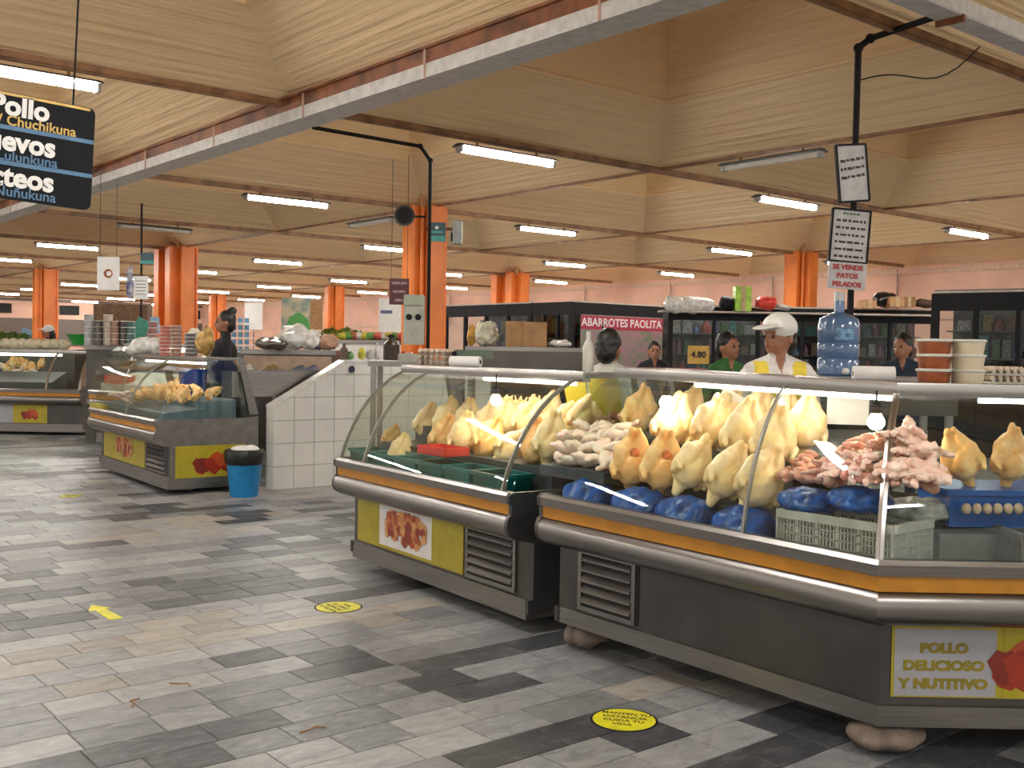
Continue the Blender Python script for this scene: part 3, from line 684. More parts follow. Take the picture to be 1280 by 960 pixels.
NECK = [blob([('c', (-.07, 0, 0), (0, .03, .01), .017, .013), ('c', (0, .03, .01), (.06, -.01, .0), .012, .009), ('e', (-.05, .01, 0), (.035, .022, .016)), ('e', (.02, .02, 0), (.03, .03, .012))], .0045, 1, [PALE], disp=.010, dsc=55, name='neck')]
def heap(meshes, name, label, group, cat, cx, cy, Y, w, h, n, cols, zr, sd, dd=.16, sc=1):
    """pile of pieces filling a mound; cx,cy bottom centre pixel on plane Y"""
    base = aty(cx, cy, Y); a = random.Random(sd)
    for k, t in enumerate(sorted(a.uniform(-1, 1) for _ in range(n))):
        q = a.random()
        top = h*(1-abs(t)**1.8); z = top*q; dy = (q-.3)*dd+a.uniform(-.02, .02)
        put(name, a.choice(meshes), None, base+Vector((t*w/2, dy, z)), (a.uniform(-.5, .5), a.uniform(-.5, .5), a.uniform(0, 6.28)), sc*a.uniform(.85, 1.15), label='%s, %s from the left' % (label, ordn(k+1)), cat=cat, group=group)
nb = 0
for rw, (cnt, x0, x1, y0) in enumerate(((7, 702, 788, 579), (6, 706, 784, 563), (6, 712, 786, 550), (4, 732, 780, 539))):
    for q_ in range(cnt):
        x = x0+(x1-x0)*q_/(cnt-1); nb += 1
        put('chicken_breast', BREAST[nb % 3], None, aty(x, y0-4+random.uniform(-2, 2), 3.46+rw*.075), (random.uniform(-.9, .2), random.uniform(-.5, .5), random.uniform(-1.5, 1.5)), 1.05,
            label='pale chicken breast, %s from the left in the %s layer' % (ORD[q_], ('lowest', 'second', 'third', 'topmost')[rw]), cat='chicken breast', group='pale chicken breasts')
MB().box((0, 0, 0), (.44, .30, .05)).build('meat_tray', MATS['tray_grey'], None, aty(742, 590, 3.52), None, label='dark tray under the pale chicken breasts in the largest case', cat='tray')
heap(WINGM, 'chicken_wing', 'pink chicken wing in the heap behind the pale breasts', 'pink wings behind the breasts', 'chicken wing', 790, 530, 3.98, .42, .07, 16, 0, 0, 1)
heap(GIB, 'giblet', 'small pink giblet heaped left of the pale necks', 'pink giblets', 'giblet', 1012, 598, 3.52, .30, .12, 46, 0, 0, 2)
heap(WINGM, 'chicken_wing', 'pinkish grey chicken piece in the heap at the corner', 'pieces heaped at the corner', 'chicken piece', 1078, 597, 3.45, .34, .17, 40, 0, 0, 3, .2)
heap(NECK, 'chicken_neck', 'long pale chicken neck in the heap at the corner', 'pale necks at the corner', 'chicken neck', 1100, 596, 3.44, .36, .19, 40, 0, 0, 4, .2, .95)
# chicken feet on end in the middle case
for k in range(7):
    o = aty(640+k*9, 530-abs(k-3)*1.5, 4.02)
    FT = globals().get('FT') or blob([('c', (0, 0, 0), (0, 0, .09), .011, .010), ('c', (0, 0, .09), (0, -.01, .14), .009, .005), ('c', (0, 0, .09), (.03, -.01, .13), .008, .005), ('c', (0, 0, .09), (-.03, -.01, .13), .008, .005), ('c', (0, 0, .09), (0, .025, .10), .007, .004)], .0035, 1, [SKINC], name='chicken_foot')
    globals()['FT'] = FT
    put('claw_bundle', FT, None, o, (random.uniform(-.2, .2), random.uniform(-.25, .25), VIEW), 1.1, label='yellow chicken foot on end in the middle case, %s from the left' % ORD[k], cat='chicken foot', group='yellow chicken feet in the middle case')
# giblets and red tray in the middle case
heap([lump(33, (1.3, .9, .7), REDM, .03)], 'liver', 'dark red liver in the middle case', 'dark livers', 'liver', 474, 572, 3.6, .22, .03, 10, 0, 0, 6, .1)
b = MB(); b.box((0, 0, 0), (.26, .16, .012)); [b.box((s*.13, 0, .02), (.01, .16, .045)) for s in (-1, 1)]; [b.box((0, s*.08, .02), (.26, .01, .045)) for s in (-1, 1)]
b.build('red_tray', mat('bright_red_plastic', (.65, .05, .04), .35), None, aty(554, 567, 3.5), None, label='shallow red plastic tray in the front of the middle case', cat='tray')
# teal tubs along the middle case front
def tub_mesh(w, d, h, m, n='tub'):
    b = MB(); b.box((0, 0, .006), (w*.86, d*.86, .012))
    for sx in (-1, 1): b.add([(sx*w*.43, -d*.43, 0), (sx*w*.43, d*.43, 0), (sx*w*.5, d*.5, h), (sx*w*.5, -d*.5, h)], [(0, 1, 2, 3)])
    for sy in (-1, 1): b.add([(-w*.43, sy*d*.43, 0), (w*.43, sy*d*.43, 0), (w*.5, sy*d*.5, h), (-w*.5, sy*d*.5, h)], [(0, 1, 2, 3)])
    for sx in (-1, 1): b.box((sx*w*.51, 0, h), (.015, d*1.06, .02))
    for sy in (-1, 1): b.box((0, sy*d*.51, h), (w*1.06, .015, .02))
    return b.mesh(n, m, None, False)
TUB = tub_mesh(.255, .20, .15, TEAL)
for k in range(6):
    p = mid.P(0, .10+k*.150, .165, .625)
    c, s = math.cos(MA), math.sin(MA)
    put('plastic_tub', TUB, None, (-3.958+p.x*c-p.y*s, 3.262+p.x*s+p.y*c, .625), (0, 0, MA), (1, 1, .9), label='dark teal plastic tub, %s from the left along the front of the middle case' % ORD[k], cat='tub', group='teal tubs in the middle case')
# blue wrapped trays
def bag(v, w=.24, d=.17, h=.11, m=BLUEBAG):
    return blob([('e', (0, 0, h*.45), (w*.5, d*.5, h*.5)), ('e', (-w*.22, -.01, h*.42), (w*.3, d*.46, h*.46)), ('e', (w*.22, .01, h*.42), (w*.3, d*.46, h*.45)), ('e', (w*.05, -.02, h*.3), (w*.46, d*.5, h*.32))], .008, 1, [m], disp=.010, dsc=22+v, name='bag')
BAGS = [bag(0), bag(5), bag(9)]
for n, (x, y, sx) in enumerate(((737, 628, 1), (800, 640, 1), (857, 652, 1.05), (932, 669, 1.1))):
    p = aty(x, y, 3.395)
    p.z = .635+.02*(-1.95-p.x)
    put('blue_bag', BAGS[n % 3], None, p, (0, 0, 0), (sx, 1.15, 1.38), label='bright blue plastic-wrapped bundle, %s from the left along the front of the largest case' % ORD[n], cat='bag', group='blue wrapped bundles')
for n, x in enumerate((1010, 1075)):
    put('blue_bag', BAGS[n], None, aty(x, 640, 3.42), (0, 0, 0), (.92, 1, .9), label=('dark blue wrapped bundle on the white crate, %s of two' % ('left', 'right')[n]), cat='bag', group='blue wrapped bundles')
# perforated white crates
def crate(name, label, loc, rz, w, d, h, m, mesh_n=9, cat='crate'):
    t = thing(name, label, cat, loc, rz)
    MB().box((0, 0, .01), (w, d, .02)).build('base', m, t)
    MB().box((0, -d/2, h-.012), (w, .02, .03)).box((0, d/2, h-.012), (w, .02, .03)).box((-w/2, 0, h-.012), (.02, d, .03)).box((w/2, 0, h-.012), (.02, d, .03)).build('rim', m, t)
    for sy in (-1, 1):
        b = MB(); n = int(w/.014)
        for k in range(n+1): b.box((-w/2+k*w/n, sy*d/2, h*.5), (.0045 if k % 6 else .014, .006, h*.9))
        for k in range(5): b.box((0, sy*d/2, .02+k*(h-.04)/5), (w, .006, .005))
        b.build('lattice_side', m, t, smooth=None)
    for sx in (-1, 1):
        b = MB(); n = int(d/.014)
        for k in range(n+1): b.box((sx*w/2, -d/2+k*d/n, h*.5), (.006, .0045 if k % 6 else .014, h*.9))
        for k in range(5): b.box((sx*w/2, 0, .02+k*(h-.04)/5), (.006, d, .005))
        b.build('lattice_side', m, t, smooth=None)
    return t
crate('plastic_crate', 'whitish perforated plastic crate inside the corner of the largest case', (-2.19, 3.45, .622), 0, .47, .26, .19, CRATE)
pc = atd(1168, 690, 4.0)
crate('plastic_crate', 'dim grey plastic crate behind the angled glass', (-1.68, 3.86, .622), .8783, .30, .3, .17, mat('dim_crate', (.16, .165, .16), .5))
pb = atd(1240, 628, 3.98)
bx = thing('blue_crate', 'blue plastic crate holding the orange chickens behind the angled glass', 'crate', (pb.x, pb.y, pb.z-.07), .8783)
b = MB(); b.box((0, 0, .06), (.44, .30, .12)); b.build('body', mat('blue_plastic', (.01, .09, .38), .35), bx); MB().box((0, 0, .125), (.47, .33, .02)).build('rim', mat('blue_plastic', (.01, .09, .38)), bx)
sup = MB().box((0, 0, 0), (.52, .34, .17)).build('support_box', MATS['dim_crate'], None, (pb.x, pb.y, pb.z-.158-.02), (0, 0, .8783), label='dark box under the blue crate behind the angled glass', cat='box')
fb = bag(3, .26, .16, .09, FILM)
put('film_bag', fb, None, atd(1146, 650, 3.93), (0, 0, .6), 1, label='crumpled grey plastic bag beside the blue crate', cat='bag')
for k in range(7):
    put('egg', globals().setdefault('EM', MB().ball((0, 0, 0), .021, 8, (1, 1, 1.2)).mesh('egg', EGG, 1)), None, atd(1208+k*13, 636, 3.78), None, .8, label='small pale egg in the row before the blue crate, %s from the left' % ORD[k], cat='egg', group='eggs before the blue crate')
# yellow boards, paper notes inside the case ends
MB().box((0, 0, 0), (.20, .006, .26)).build('yellow_board', YELP, None, aty(757, 498, 3.98), (.3, 0, .15), label='yellow cutting board leaning at the back left of the largest case', cat='board')
MB().box((0, 0, 0), (.16, .006, .22)).build('yellow_board', YELP, None, aty(722, 500, 4.0), (.3, 0, .1), label='yellow board at the right end of the middle case', cat='board')
MB().box((0, 0, 0), (.14, .003, .11)).build('note_card', PAPER, None, aty(915, 505, 4.0), (.2, .5, .6), label='white card tilted behind the rear chickens', cat='card')
MB().box((0, 0, 0), (.17, .003, .18)).build('note_card', PAPER, None, aty(1060, 505, 3.98), (.2, 0, .6), label='white card behind the necks near the case corner', cat='card')
# left case contents
G3 = 'small roast coloured chickens in the left case'
a = random.Random(3)
for k, x in enumerate(sorted(-9.78-a.random()*1.2 for _ in range(40))):
    y = 3.98+a.random()*.4; z = .80+(y-4.0)*.2+a.random()*.07
    o = put('chicken_piece', CHO[k % 4], None, (x, y, z), (a.uniform(-.8, .8), a.uniform(-.8, .8), a.uniform(0, 6)), .5, label='golden chicken piece, %s from the left in the left case heap' % ordn(k+1), cat='chicken piece', group=G3)
for k, x in enumerate(sorted(-10.9-a.random()*.8 for _ in range(20))):
    put('chicken_piece', BREAST[k % 3], None, (x, 4.0+a.random()*.4, .80+a.random()*.1), (a.uniform(-.5, .5), a.uniform(-.5, .5), a.uniform(0, 6)), .9, label='pale chicken piece, %s from the left in the left case' % ordn(k+1), cat='chicken piece', group='pale pieces in the left case')
MB().box((0, 0, 0), (.42, .14, .13)).build('price_box', mat('dull_yellow_plastic', (.42, .34, .03), .4), None, aty(127, 512, 3.95), (0, 0, LA), label='mustard yellow tub at the front left of the left case', cat='tub')
for k, px in enumerate(sorted(a.random()*52 for _ in range(22))):
    p = atd(px, 456+a.random()*14, 17.35)
    put('chicken_piece', (BREAST[k % 3], CHO[k % 4])[k % 2], None, p, (a.uniform(-.5, .5), a.uniform(-.5, .5), a.uniform(0, 6)), (1.5, .75)[k % 2], label='pinkish poultry piece, %s from the left in the far left case' % ordn(k+1), cat='chicken piece', group='poultry in the far left case')
MB().lathe([(.10, 0), (.13, .02), (.145, .26), (.15, .28), (.13, .28)], (0, 0, 0)).build('blue_basin', mat('navy_plastic', (.01, .04, .22), .2), None, aty(241, 495, 4.50), None, label='shiny dark blue pot inside the right end of the left case', cat='pot')

# ------------------------------------------------------------------ tiled counter wall, sink, bucket
TX = -9.45
tw = thing('tiled_counter', 'white tiled counter wall with sloping end between the left and middle cases', 'counter', (TX, 4.83, 0))
core = [(0, 0), (0, .80), (.80, 1.25), (2.6, 1.25), (2.6, 0)]
MB().prism(core, -.13, -.012).build('core', GROUT, tw, smooth=None)
cap_ = MB()
for (p, q) in (((0, .80), (.80, 1.25)), ((.80, 1.25), (2.6, 1.25))):
    cap_.prism([(p[0]-.01, p[1]), (q[0], q[1]), (q[0], q[1]+.025), (p[0]-.01, p[1]+.028)], -.14, .004)
cap_.build('coping', mat('white_coping', (.76, .75, .72), .25), tw, smooth=None)
TS = .225
def clip_tile(y0, y1, z0, z1):
    def lim(y): return 1.25 if y >= .8 else .8+.5625*y
    g = .003; y0 += g; y1 -= g; z0 += g; z1 -= g
    a, b = min(z1, lim(y0)), min(z1, lim(y1))
    if b <= z0+.01: return None
    if a <= z0: 
        ya = (z0-.8)/.5625; return [(ya, z0), (y1, z0), (y1, b)]+([( (z1-.8)/.5625, z1)] if b >= z1-1e-6 and (z1-.8)/.5625 < y1 else [])
    pts = [(y0, z0), (y1, z0), (y1, b)]
    if a < z1 and b >= z1-1e-6: pts.append(((z1-.8)/.5625, z1))
    pts.append((y0, a)); return pts
for iy in range(12):
    for iz in range(6):
        t = clip_tile(iy*TS, iy*TS+TS, iz*TS, min(iz*TS+TS, 1.25))
        if t: MB().prism(t, -.012, 0).build('tile', WTILE, tw, smooth=None)
for iz in range(4):
    z1 = min(iz*TS+TS, .8)
    if z1-iz*TS > .02: MB().prism([(-.13, iz*TS+.002), (-.003, iz*TS+.002), (-.003, z1-.003), (-.13, z1-.003)], -.010, 0, 'y').build('tile', WTILE, tw, smooth=None)
MB().cyl((.0, .87, 1.18), (.012, .87, 1.18), .036, None, 20).build('blue_disc', mat('navy_disc', (.01, .02, .06), .4), tw, label='round navy disc')
# steel sink with legs
p0, p1 = atx(288, 470, -9.75), atx(400, 465, -9.75)
sk = thing('steel_sink', 'grey steel sink with deep front behind the sloping tiled wall', 'sink', (-9.74, 4.85, 0))
b = MB(); b.box((-.5, .5, 1.03), (.012, 1.05, .25)); b.box((-.25, -.02, 1.03), (.5, .012, .25)); b.box((-.25, 1.02, 1.03), (.5, .012, .25)); b.box((-.25, .5, .92), (.5, 1.05, .012)); b.box((-.02, .5, 1.155), (.03, 1.03, .02))
b.build('basin', STEEL, sk, smooth=None)
MB().prism([(.155, -.39), (.165, -.39), (.12, .0), (.06, .9), (.05, .9), (.11, .0)], .905, 1.15, 'z').build('front_apron', STEEL, sk, smooth=None)
for x in (-.45, -.02):
    for y in (.15, .95): MB().cyl((x, y, 0), (x, y, .92), .022).build('leg', STEELX, sk)
MB().box((.012, .55, .97), (.01, .14, .06)).build('valve_box', WHITE, sk)
bk = thing('waste_bucket', 'blue plastic bucket with black liner and white lid beside the left case', 'bucket', (-9.22, 4.42, 0))
MB().lathe([(.125, 0), (.13, .01), (.165, .33), (.17, .335), (.155, .335)], n=24).build('bucket', mat('bucket_blue', (.01, .22, .52), .35), bk)
put('liner', blob([('c', (0, 0, .34), (0, 0, .40), .178, .182)], .02, 1, [mat('black_bag', (.01, .01, .01), .3)], disp=.012, dsc=22) if False else MB().lathe([(.172, .30), (.182, .33), (.19, .40), (.18, .435), (.16, .44), (.14, .42)], n=22).mesh('liner', mat('black_bag', (.01, .01, .01), .3), 1), bk)
put('lid', blob([('e', (0.02, 0, .44), (.15, .13, .03)), ('e', (.08, .03, .455), (.06, .06, .025))], .012, 1, [WHITE], disp=.01, dsc=18), bk)

# steel work table between the tiled counter and the middle case, with shelf
def table(name, label, loc, rz, w, d, h, m=STEEL, top=.04, skirt=0, cat='table'):
    t = thing(name, label, cat, loc, rz)
    MB().box((0, 0, h-top/2), (w, d, top)).build('tabletop', m, t)
    if skirt: MB().box((0, -d/2+.01, h-top-skirt/2), (w, .015, skirt)).build('front_apron', STEELD, t)
    for sx in (-1, 1):
        for sy in (-1, 1): MB().box((sx*(w/2-.04), sy*(d/2-.04), (h-top)/2), (.04, .04, h-top)).build('leg', m, t)
    return t
q = atd(655, 434, 8.0)
table('steel_table', 'tall grey steel table carrying the cardboard boxes behind the middle case', (q.x, q.y, 0), .8783, .86, .5, q.z, STEEL, .03, .16)
q2 = atd(520, 452, 8.2)
table('steel_table', 'steel table with egg trays and scale behind the middle case', (q2.x-.1, q2.y+.1, 0), .8783, .74, .5, q2.z, STEEL, .04)
ZT2 = q2.z
# rear counter behind the largest case, carries jug and price pole
q3 = atd(1055, 470, 7.0)
table('rear_counter', 'grey rear counter under the blue water jug', (q3.x, q3.y, 0), .8783, 1.3, .5, q3.z, STEEL, .04, .2, 'counter')

# ------------------------------------------------------------------ objects on ledges
def jug():
    p = atd(1047, 470, 6.95)
    t = thing('water_jug', 'large translucent blue water jug behind the case, right of the white cap', 'jug', (p.x, p.y, q3.z))
    m = mat('blue_jug', (.09, .17, .33), .15, var=.15, scale=5, spec=.7)
    MB().lathe([(.12, 0), (.132, .015), (.134, .10), (.126, .115), (.134, .13), (.134, .20), (.127, .215), (.134, .23), (.134, .33), (.12, .375), (.07, .40), (.033, .415), (.031, .50), (.028, .51)], n=32).build('bottle', m, t)
    MB().lathe([(.034, .49), (.035, .54), (.028, .548)], n=20).build('cap', mat('clear_cap', (.6, .6, .6), .4), t)
    d = -fw; MB().cyl((d.x*.12, d.y*.12, .03), (d.x*.17, d.y*.17, .03), .018, .014, 10).ball((d.x*.17, d.y*.17, .035), .022).build('tap', WHITE, t, label='white tap')
    for a_ in (-.25, .25):
        pass
    b = MB(); n = 8
    for k in range(n):
        a0 = VIEW-PI/2+(-.45+k*.9/n); a1 = VIEW-PI/2+(-.45+(k+1)*.9/n); r = .136
        b.add([(r*math.cos(a0), r*math.sin(a0), .235), (r*math.cos(a1), r*math.sin(a1), .235), (r*math.cos(a1), r*math.sin(a1), .305), (r*math.cos(a0), r*math.sin(a0), .305)], [(0, 1, 2, 3)])
    b.build('label_patch', mat('pale_blue_label', (.16, .36, .58), .4, var=.4, scale=30), t, label='pale blue label')
jug()
# food containers stacked on the ledge
def tubc(m):
    b = MB(); b.lathe([(.058, 0), (.060, .004), (.067, .050), (.067, .052)], n=22); return b.mesh('container', m, 1)
LIDM = MB().lathe([(.069, 0), (.072, .003), (.072, .010), (.066, .012)], n=22).mesh('lid', CLEARPL, 1)
CB = tubc(mat('brown_sauce', (.30, .075, .02), .4, var=.3, scale=20)); CW = tubc(mat('cream_content', (.66, .58, .42), .4))
for st, (px, m, dsc) in enumerate(((1167, CB, 'reddish brown'), (1209, CW, 'creamy white'))):
    for k in range(3):
        p = atd(px, 475, 4.42)
        t = thing('food_container', '%s %s filled plastic container, %s of its stack on the case top' % ('lidded', dsc, ('bottom', 'middle', 'topmost')[k]), 'container', (p.x, p.y, 1.284+k*.0615), 0, 'food containers on the case top')
        put('container', m, t); put('lid', LIDM, t, (0, 0, .0495))
def egg_tray(loc, rz, n, label, w=.20, rows=5, m=EGGT):
    t = thing('egg_tray', label, 'egg tray', loc, rz)
    for k in range(n):
        b = MB(); b.box((0, 0, .004+k*.035), (w, w, .008))
        for i in range(rows): b.box((-w/2+(i+.5)*w/rows, -w/2+.004, .014+k*.035), (w/rows*.45, .008, .02)); b.box((w/2-.004, -w/2+(i+.5)*w/rows, .014+k*.035), (.008, w/rows*.45, .02))
        b.build('tray', m, t, smooth=None)
        e = MB()
        for i in range(rows):
            for j in range(rows):
                if k == n-1 or i in (0, rows-1) or j in (0, rows-1): e.ball((-w/2+(i+.5)*w/rows, -w/2+(j+.5)*w/rows, .026+k*.035), w/rows*.42, 5, (1, 1, 1.1))
        o = e.build('eggs', EGG, t, kind='stuff')
    return t
p = atd(1250, 474, 4.6); egg_tray((p.x, p.y, 1.285), .88, 2, 'small egg tray right of the creamy containers on the case top', .15, 5, mat('quail_tray', (.55, .52, .45), .8))
p = atd(543, 460, 6.9)
egg_tray((p.x, p.y, 1.285), .7, 3, 'stack of egg trays on top of the middle case', .19, 5)
def roll(px, py, D, L, r, rz, label, core=INK, m=PAPER, z=None):
    p = atd(px, py, D); z = 1.285+r if z is None else z
    t = thing('paper_roll', label, 'roll', (p.x, p.y, z), rz)
    MB().cyl((-L/2, 0, 0), (L/2, 0, 0), r, None, 20).build('roll', m, t)
    MB().cyl((L/2-.002, 0, 0), (L/2+.002, 0, 0), r*.35, None, 12).cyl((-L/2-.002, 0, 0), (-L/2+.002, 0, 0), r*.35, None, 12).build('core', core, t)
roll(1092, 468, 4.55, .17, .033, .75, 'white plastic roll lying on the largest case left of the brown containers', mat('black_bag', (.01, .01, .01)))
roll(582, 452, 6.6, .20, .035, .5, 'white paper roll on the middle case beside the egg trays')
t = thing('receipt_printer', 'small green grey box tilted behind the white paper roll', 'box', atd(592, 443, 7.0), .6); MB().box((0, 0, 0), (.26, .08, .06), 0, .9).build('body', mat('sage_green', (.10, .14, .10), .5), t); MB().cyl((-.12, -.04, .0), (-.12, -.045, 0), .02, None, 10).build('knob', BLACK, t)
# white squeeze bottle with blue label
def bottle(px, py, D, h, r, m, label, cap=None, z=None, group=None, cat='bottle', name='bottle'):
    p = atd(px, py, D); z = p.z if z is None else z
    t = thing(name, label, cat, (p.x, p.y, z), 0, group)
    MB().lathe([(r*.9, 0), (r, h*.03), (r, h*.6), (r*.75, h*.7), (r*.38, h*.8), (r*.34, h*.9)], n=14).build('body', m, t)
    MB().lathe([(r*.42, h*.88), (r*.42, h*.99), (r*.3, h)], n=12).build('cap', cap or m, t)
    return t
bottle(735, 463, 5.6, .21, .030, mat('bottle_white', (.50, .49, .44), .35), 'tall white plastic bottle on the middle case left of the dark haired person', z=1.29)
# brown pot etc on tiled counter
pj = atx(489, 450, -9.52)
bottle(489, 450, pj.x*fw.x+pj.y*fw.y, .27, .085, mat('brown_glaze', (.035, .018, .010), .3), 'dark brown rounded jug on the tiled counter', BLACK, z=1.277, cat='jug', name='brown_jug')
rnd = random.Random(11)
# ---- scale
p = atd(517, 452, 8.2)
sc_ = thing('weighing_scale', 'grey hanging style scale with two dials beside the tall orange column', 'scale', (p.x, p.y, ZT2), .8783)
GM = mat('scale_grey', (.40, .40, .35), .4)
MB().box((0, 0, .03), (.22, .2, .06)).box((0, 0, .28), (.16, .10, .30), 0, .95).build('body', GM, sc_)
MB().box((0, 0, .47), (.15, .14, .08)).box((0, 0, .44), (.08, .06, .06)).build('pan_support', mat('scale_box', (.36, .38, .30), .5), sc_)
for s in (-1, 1): MB().cyl((s*.035, -.05, .34), (s*.035, -.058, .34), .024, None, 14).build('dial', BLACK, sc_)
# ---- cardboard box pair, bags on the tall steel table
ZT1 = q.z
def box_thing(px, D, w, d, h, z, m, label, cat='box', name='cardboard_box', rz=.9):
    p = atd(px, 440, D); t = thing(name, label, cat, (p.x, p.y, z), rz)
    b = MB(); b.box((0, 0, h/2), (w, d, h)).build('carton', m, t, smooth=None)
    MB().box((0, 0, h), (w*1.0, .03, .004)).build('tape_strip', mat('tan_tape', (.48, .33, .18), .4), t)
    return t
box_thing(644, 8.05, .15, .22, .19, ZT1+.002, CARD, 'left cardboard box on the tall steel table')
box_thing(668, 8.0, .17, .22, .185, ZT1+.002, CARD, 'right cardboard box on the tall steel table')
def baglump(px, D, w, h, z, m, label, sd, cat='bag', name='plastic_bag', dpt=None, rz=.88):
    p = atd(px, 440, D)
    me_ = blob([('e', (0, 0, h*.42), (w*.5, (dpt or w)*.45, h*.42)), ('e', (w*.12, 0, h*.68), (w*.3, w*.25, h*.32)), ('e', (-w*.2, .01, h*.6), (w*.22, w*.22, h*.38))], max(.008, w*.05), 1, [m], disp=w*.06, dsc=6/w+sd, name='bag')
    return put(name, me_, None, (p.x, p.y, z), (0, 0, rz), label=label, cat=cat)
baglump(589, 8.1, .07, .17, ZT1, mat('yellow_bag', (.62, .33, .04), .4, var=.4, scale=20), 'small yellow bag at the left end of the tall steel table', 1)
baglump(608, 8.1, .19, .20, ZT1, mat('cream_bag', (.62, .60, .46), .35, var=.3, scale=20), 'cream plastic bag beside the yellow bag on the tall steel table', 2)
baglump(700, 8.0, .18, .06, ZT1, WFILM, 'flat white plastic bag at the right end of the tall steel table', 3)
# ---- objects on tiled counter top
ci = [(437, .10, .09, (.12, .30, .10), 'green and white pack'), (452, .08, .13, (.60, .55, .05), 'yellow bag'), (462, .09, .12, (.50, .48, .46), 'pale grey tub'), (471, .07, .18, (.62, .60, .60), 'white tall bottle'), (505, .10, .10, (.35, .05, .03), 'dark red bowl'), (512, .11, .09, (.60, .40, .34), 'pink wrapped pack'), (430, .10, .17, (.10, .05, .03), 'dark brown jar')]
for n, (px, wd, h, c, lab) in enumerate(ci):
    p = atx(px, 450, -9.52); m_ = mat('counter_item_%d' % n, c, .4, var=.3, scale=20)
    if 'bottle' in lab or 'jar' in lab: bottle(px, 450, p.x*fw.x+p.y*fw.y, h, wd/2.4, m_, lab+' on the tiled counter', z=1.277)
    else: baglump(px, p.x*fw.x+p.y*fw.y, wd, h, 1.277, m_, lab+' on the tiled counter', n, cat='pack', name='wrapped_pack')
# ---- maroon hanging sign, speaker, small green signs
def sign(px0, py0, px1, py1, D, m, label, rz=None, th=.01, cat='sign', name='hanging_sign', wires=True, roll_=0, wtop=None, legs=False):
    a, c = atd(px0, py0, D), atd(px1, py1, D); w_ = (c-a).dot(rt); h_ = a.z-c.z; mid_ = (a+c)/2
    t = thing(name, label, cat, mid_, 0, rot=(0, roll_, (VIEW if rz is None else rz)))
    MB().box((0, 0, 0), (w_, th, h_)).build('board', m, t)
    if wires:
        for s in (-1, 1): MB().cyl((s*w_*.4, 0, h_/2), (s*w_*.4, 0, (wtop or ceilz(mid_.x, mid_.y))-mid_.z), .004, None, 5).build('wire', BLACK, t)
    if legs: MB().box((0, .02, -mid_.z/2), (.018, .02, mid_.z)).build('post', BLACK, t)
    return t, w_, h_
t, w_, h_ = sign(487, 348, 511, 381, 15.0, mat('maroon_sign', (.09, .012, .02), .5), 'maroon hanging sign left of the tall orange column')
for k in range(3): MB().box((0, -.007, .12-.12*k), (w_*(.75, .65, .45)[k], .002, .035)).build('print_line', mat('print_pink', (.42, .30, .32), .6, var=.5, scale=60), t)
cxx, cyy = node(1, 0)
t = thing('speaker', 'dark round speaker on the left of the tall orange column', 'speaker', atd(506, 270, 15.2), VIEW)
MB().cyl((0, .06, 0), (0, -.05, 0), .12, .15, 20).build('horn', mat('speaker_grey', (.05, .045, .04), .5), t)
MB().cyl((0, -.051, 0), (0, -.062, 0), .12, .03, 20).build('cone', BLACK, t); MB().cyl((.1, .03, 0), (.3, .06, 0), .015).build('bracket', BLACK, t)
t, w_, h_ = sign(535, 278, 557, 302, 15.05, mat('teal_sign', (.01, .05, .07), .4), 'dark teal square sign on the tall orange column', wires=False, th=.02)
MB().box((0, -.012, -h_*.35), (w_, .01, h_*.28)).build('stripe', mat('teal_light', (.03, .30, .28), .4), t); MB().box((0, -.012, 0), (w_*.7, .003, .03)).build('print_line', MATS['teal_light'], t); MB().cyl((0, -.012, .06), (0, -.018, .06), .025, .01, 8).build('emblem', PAPER, t)
t = thing('junction_box', 'grey cabinet on the right side of the tall orange column', 'box', atd(572, 291, 15.3), VIEW)
MB().box((0, 0, 0), (.13, .2, .32)).build('cabinet', mat('cabinet_grey', (.32, .34, .33), .5), t); MB().box((-.08, 0, -.06), (.03, .05, .12)).build('switch', BLACK, t); MB().box((-.25, 0, .05), (.4, .05, .04)).build('bracket', BROWNRED, t)
t, w_, h_ = sign(176, 316, 192, 330, 16, mat('teal_sign', (.01, .05, .07)), 'small dark green sign hanging left of the wide doubled column', wires=False, th=.02)
MB().box((0, -.012, -h_*.35), (w_, .01, h_*.28)).build('stripe', MATS['teal_light'], t)
# ---- pole with papers over the left stalls
def pole(pts, r, label, m=mat('pole_dark', (.014, .012, .011), .7, spec=.2)):
    base = Vector(pts[-1]); t = thing('service_pole', label, 'pole', base)
    loc = [Vector(p)-base for p in pts]
    MB().tube(loc, r, 8).build('pipe', m, t)
    for p in loc[1:-1]: MB().ball(p, r*1.5, 6).build('elbow', m, t)
    return t
p = atd(177, 300, 16)
pole([(p.x, p.y, H0-.05), (p.x, p.y, 1.3)], .016, 'thin dark vertical pole above the left case')
t, w_, h_ = sign(122, 321, 149, 363, 13, PAPER, 'white poster with round orange picture hanging at left', wires=False)
MB().cyl((0, -.006, 0), (0, -.009, 0), .055, None, 20).build('round_print', mat('orange_print', (.45, .12, .04), .5, var=.5, scale=30), t)
MB().cyl((.01, -.009, .0), (.01, -.011, 0), .03, None, 12).build('inner_print', PAPER, t)
MB().cyl((-.1, 0, h_/2), (-.1, 0, ceilz(t.location.x, t.location.y)-t.location.z), .003, None, 5).cyl((.1, 0, h_/2), (.1, 0, ceilz(t.location.x, t.location.y)-t.location.z), .003, None, 5).build('string', BLACK, t)
t, w_, h_ = sign(167, 345, 185, 374, 15.975, PAPER, 'white paper notice pinned to the thin dark pole', wires=False)
for k in range(5): MB().box((0, -.006, .1-.05*k), (w_*.7, .002, .008)).build('print_line', INK, t)
t = thing('flag', 'small furled blue and white flag beside the paper notice', 'flag', atd(163, 352, 15.95), VIEW)
MB().cyl((0, 0, .1), (.19, 0, .1), .006).build('tie', BLACK, t)
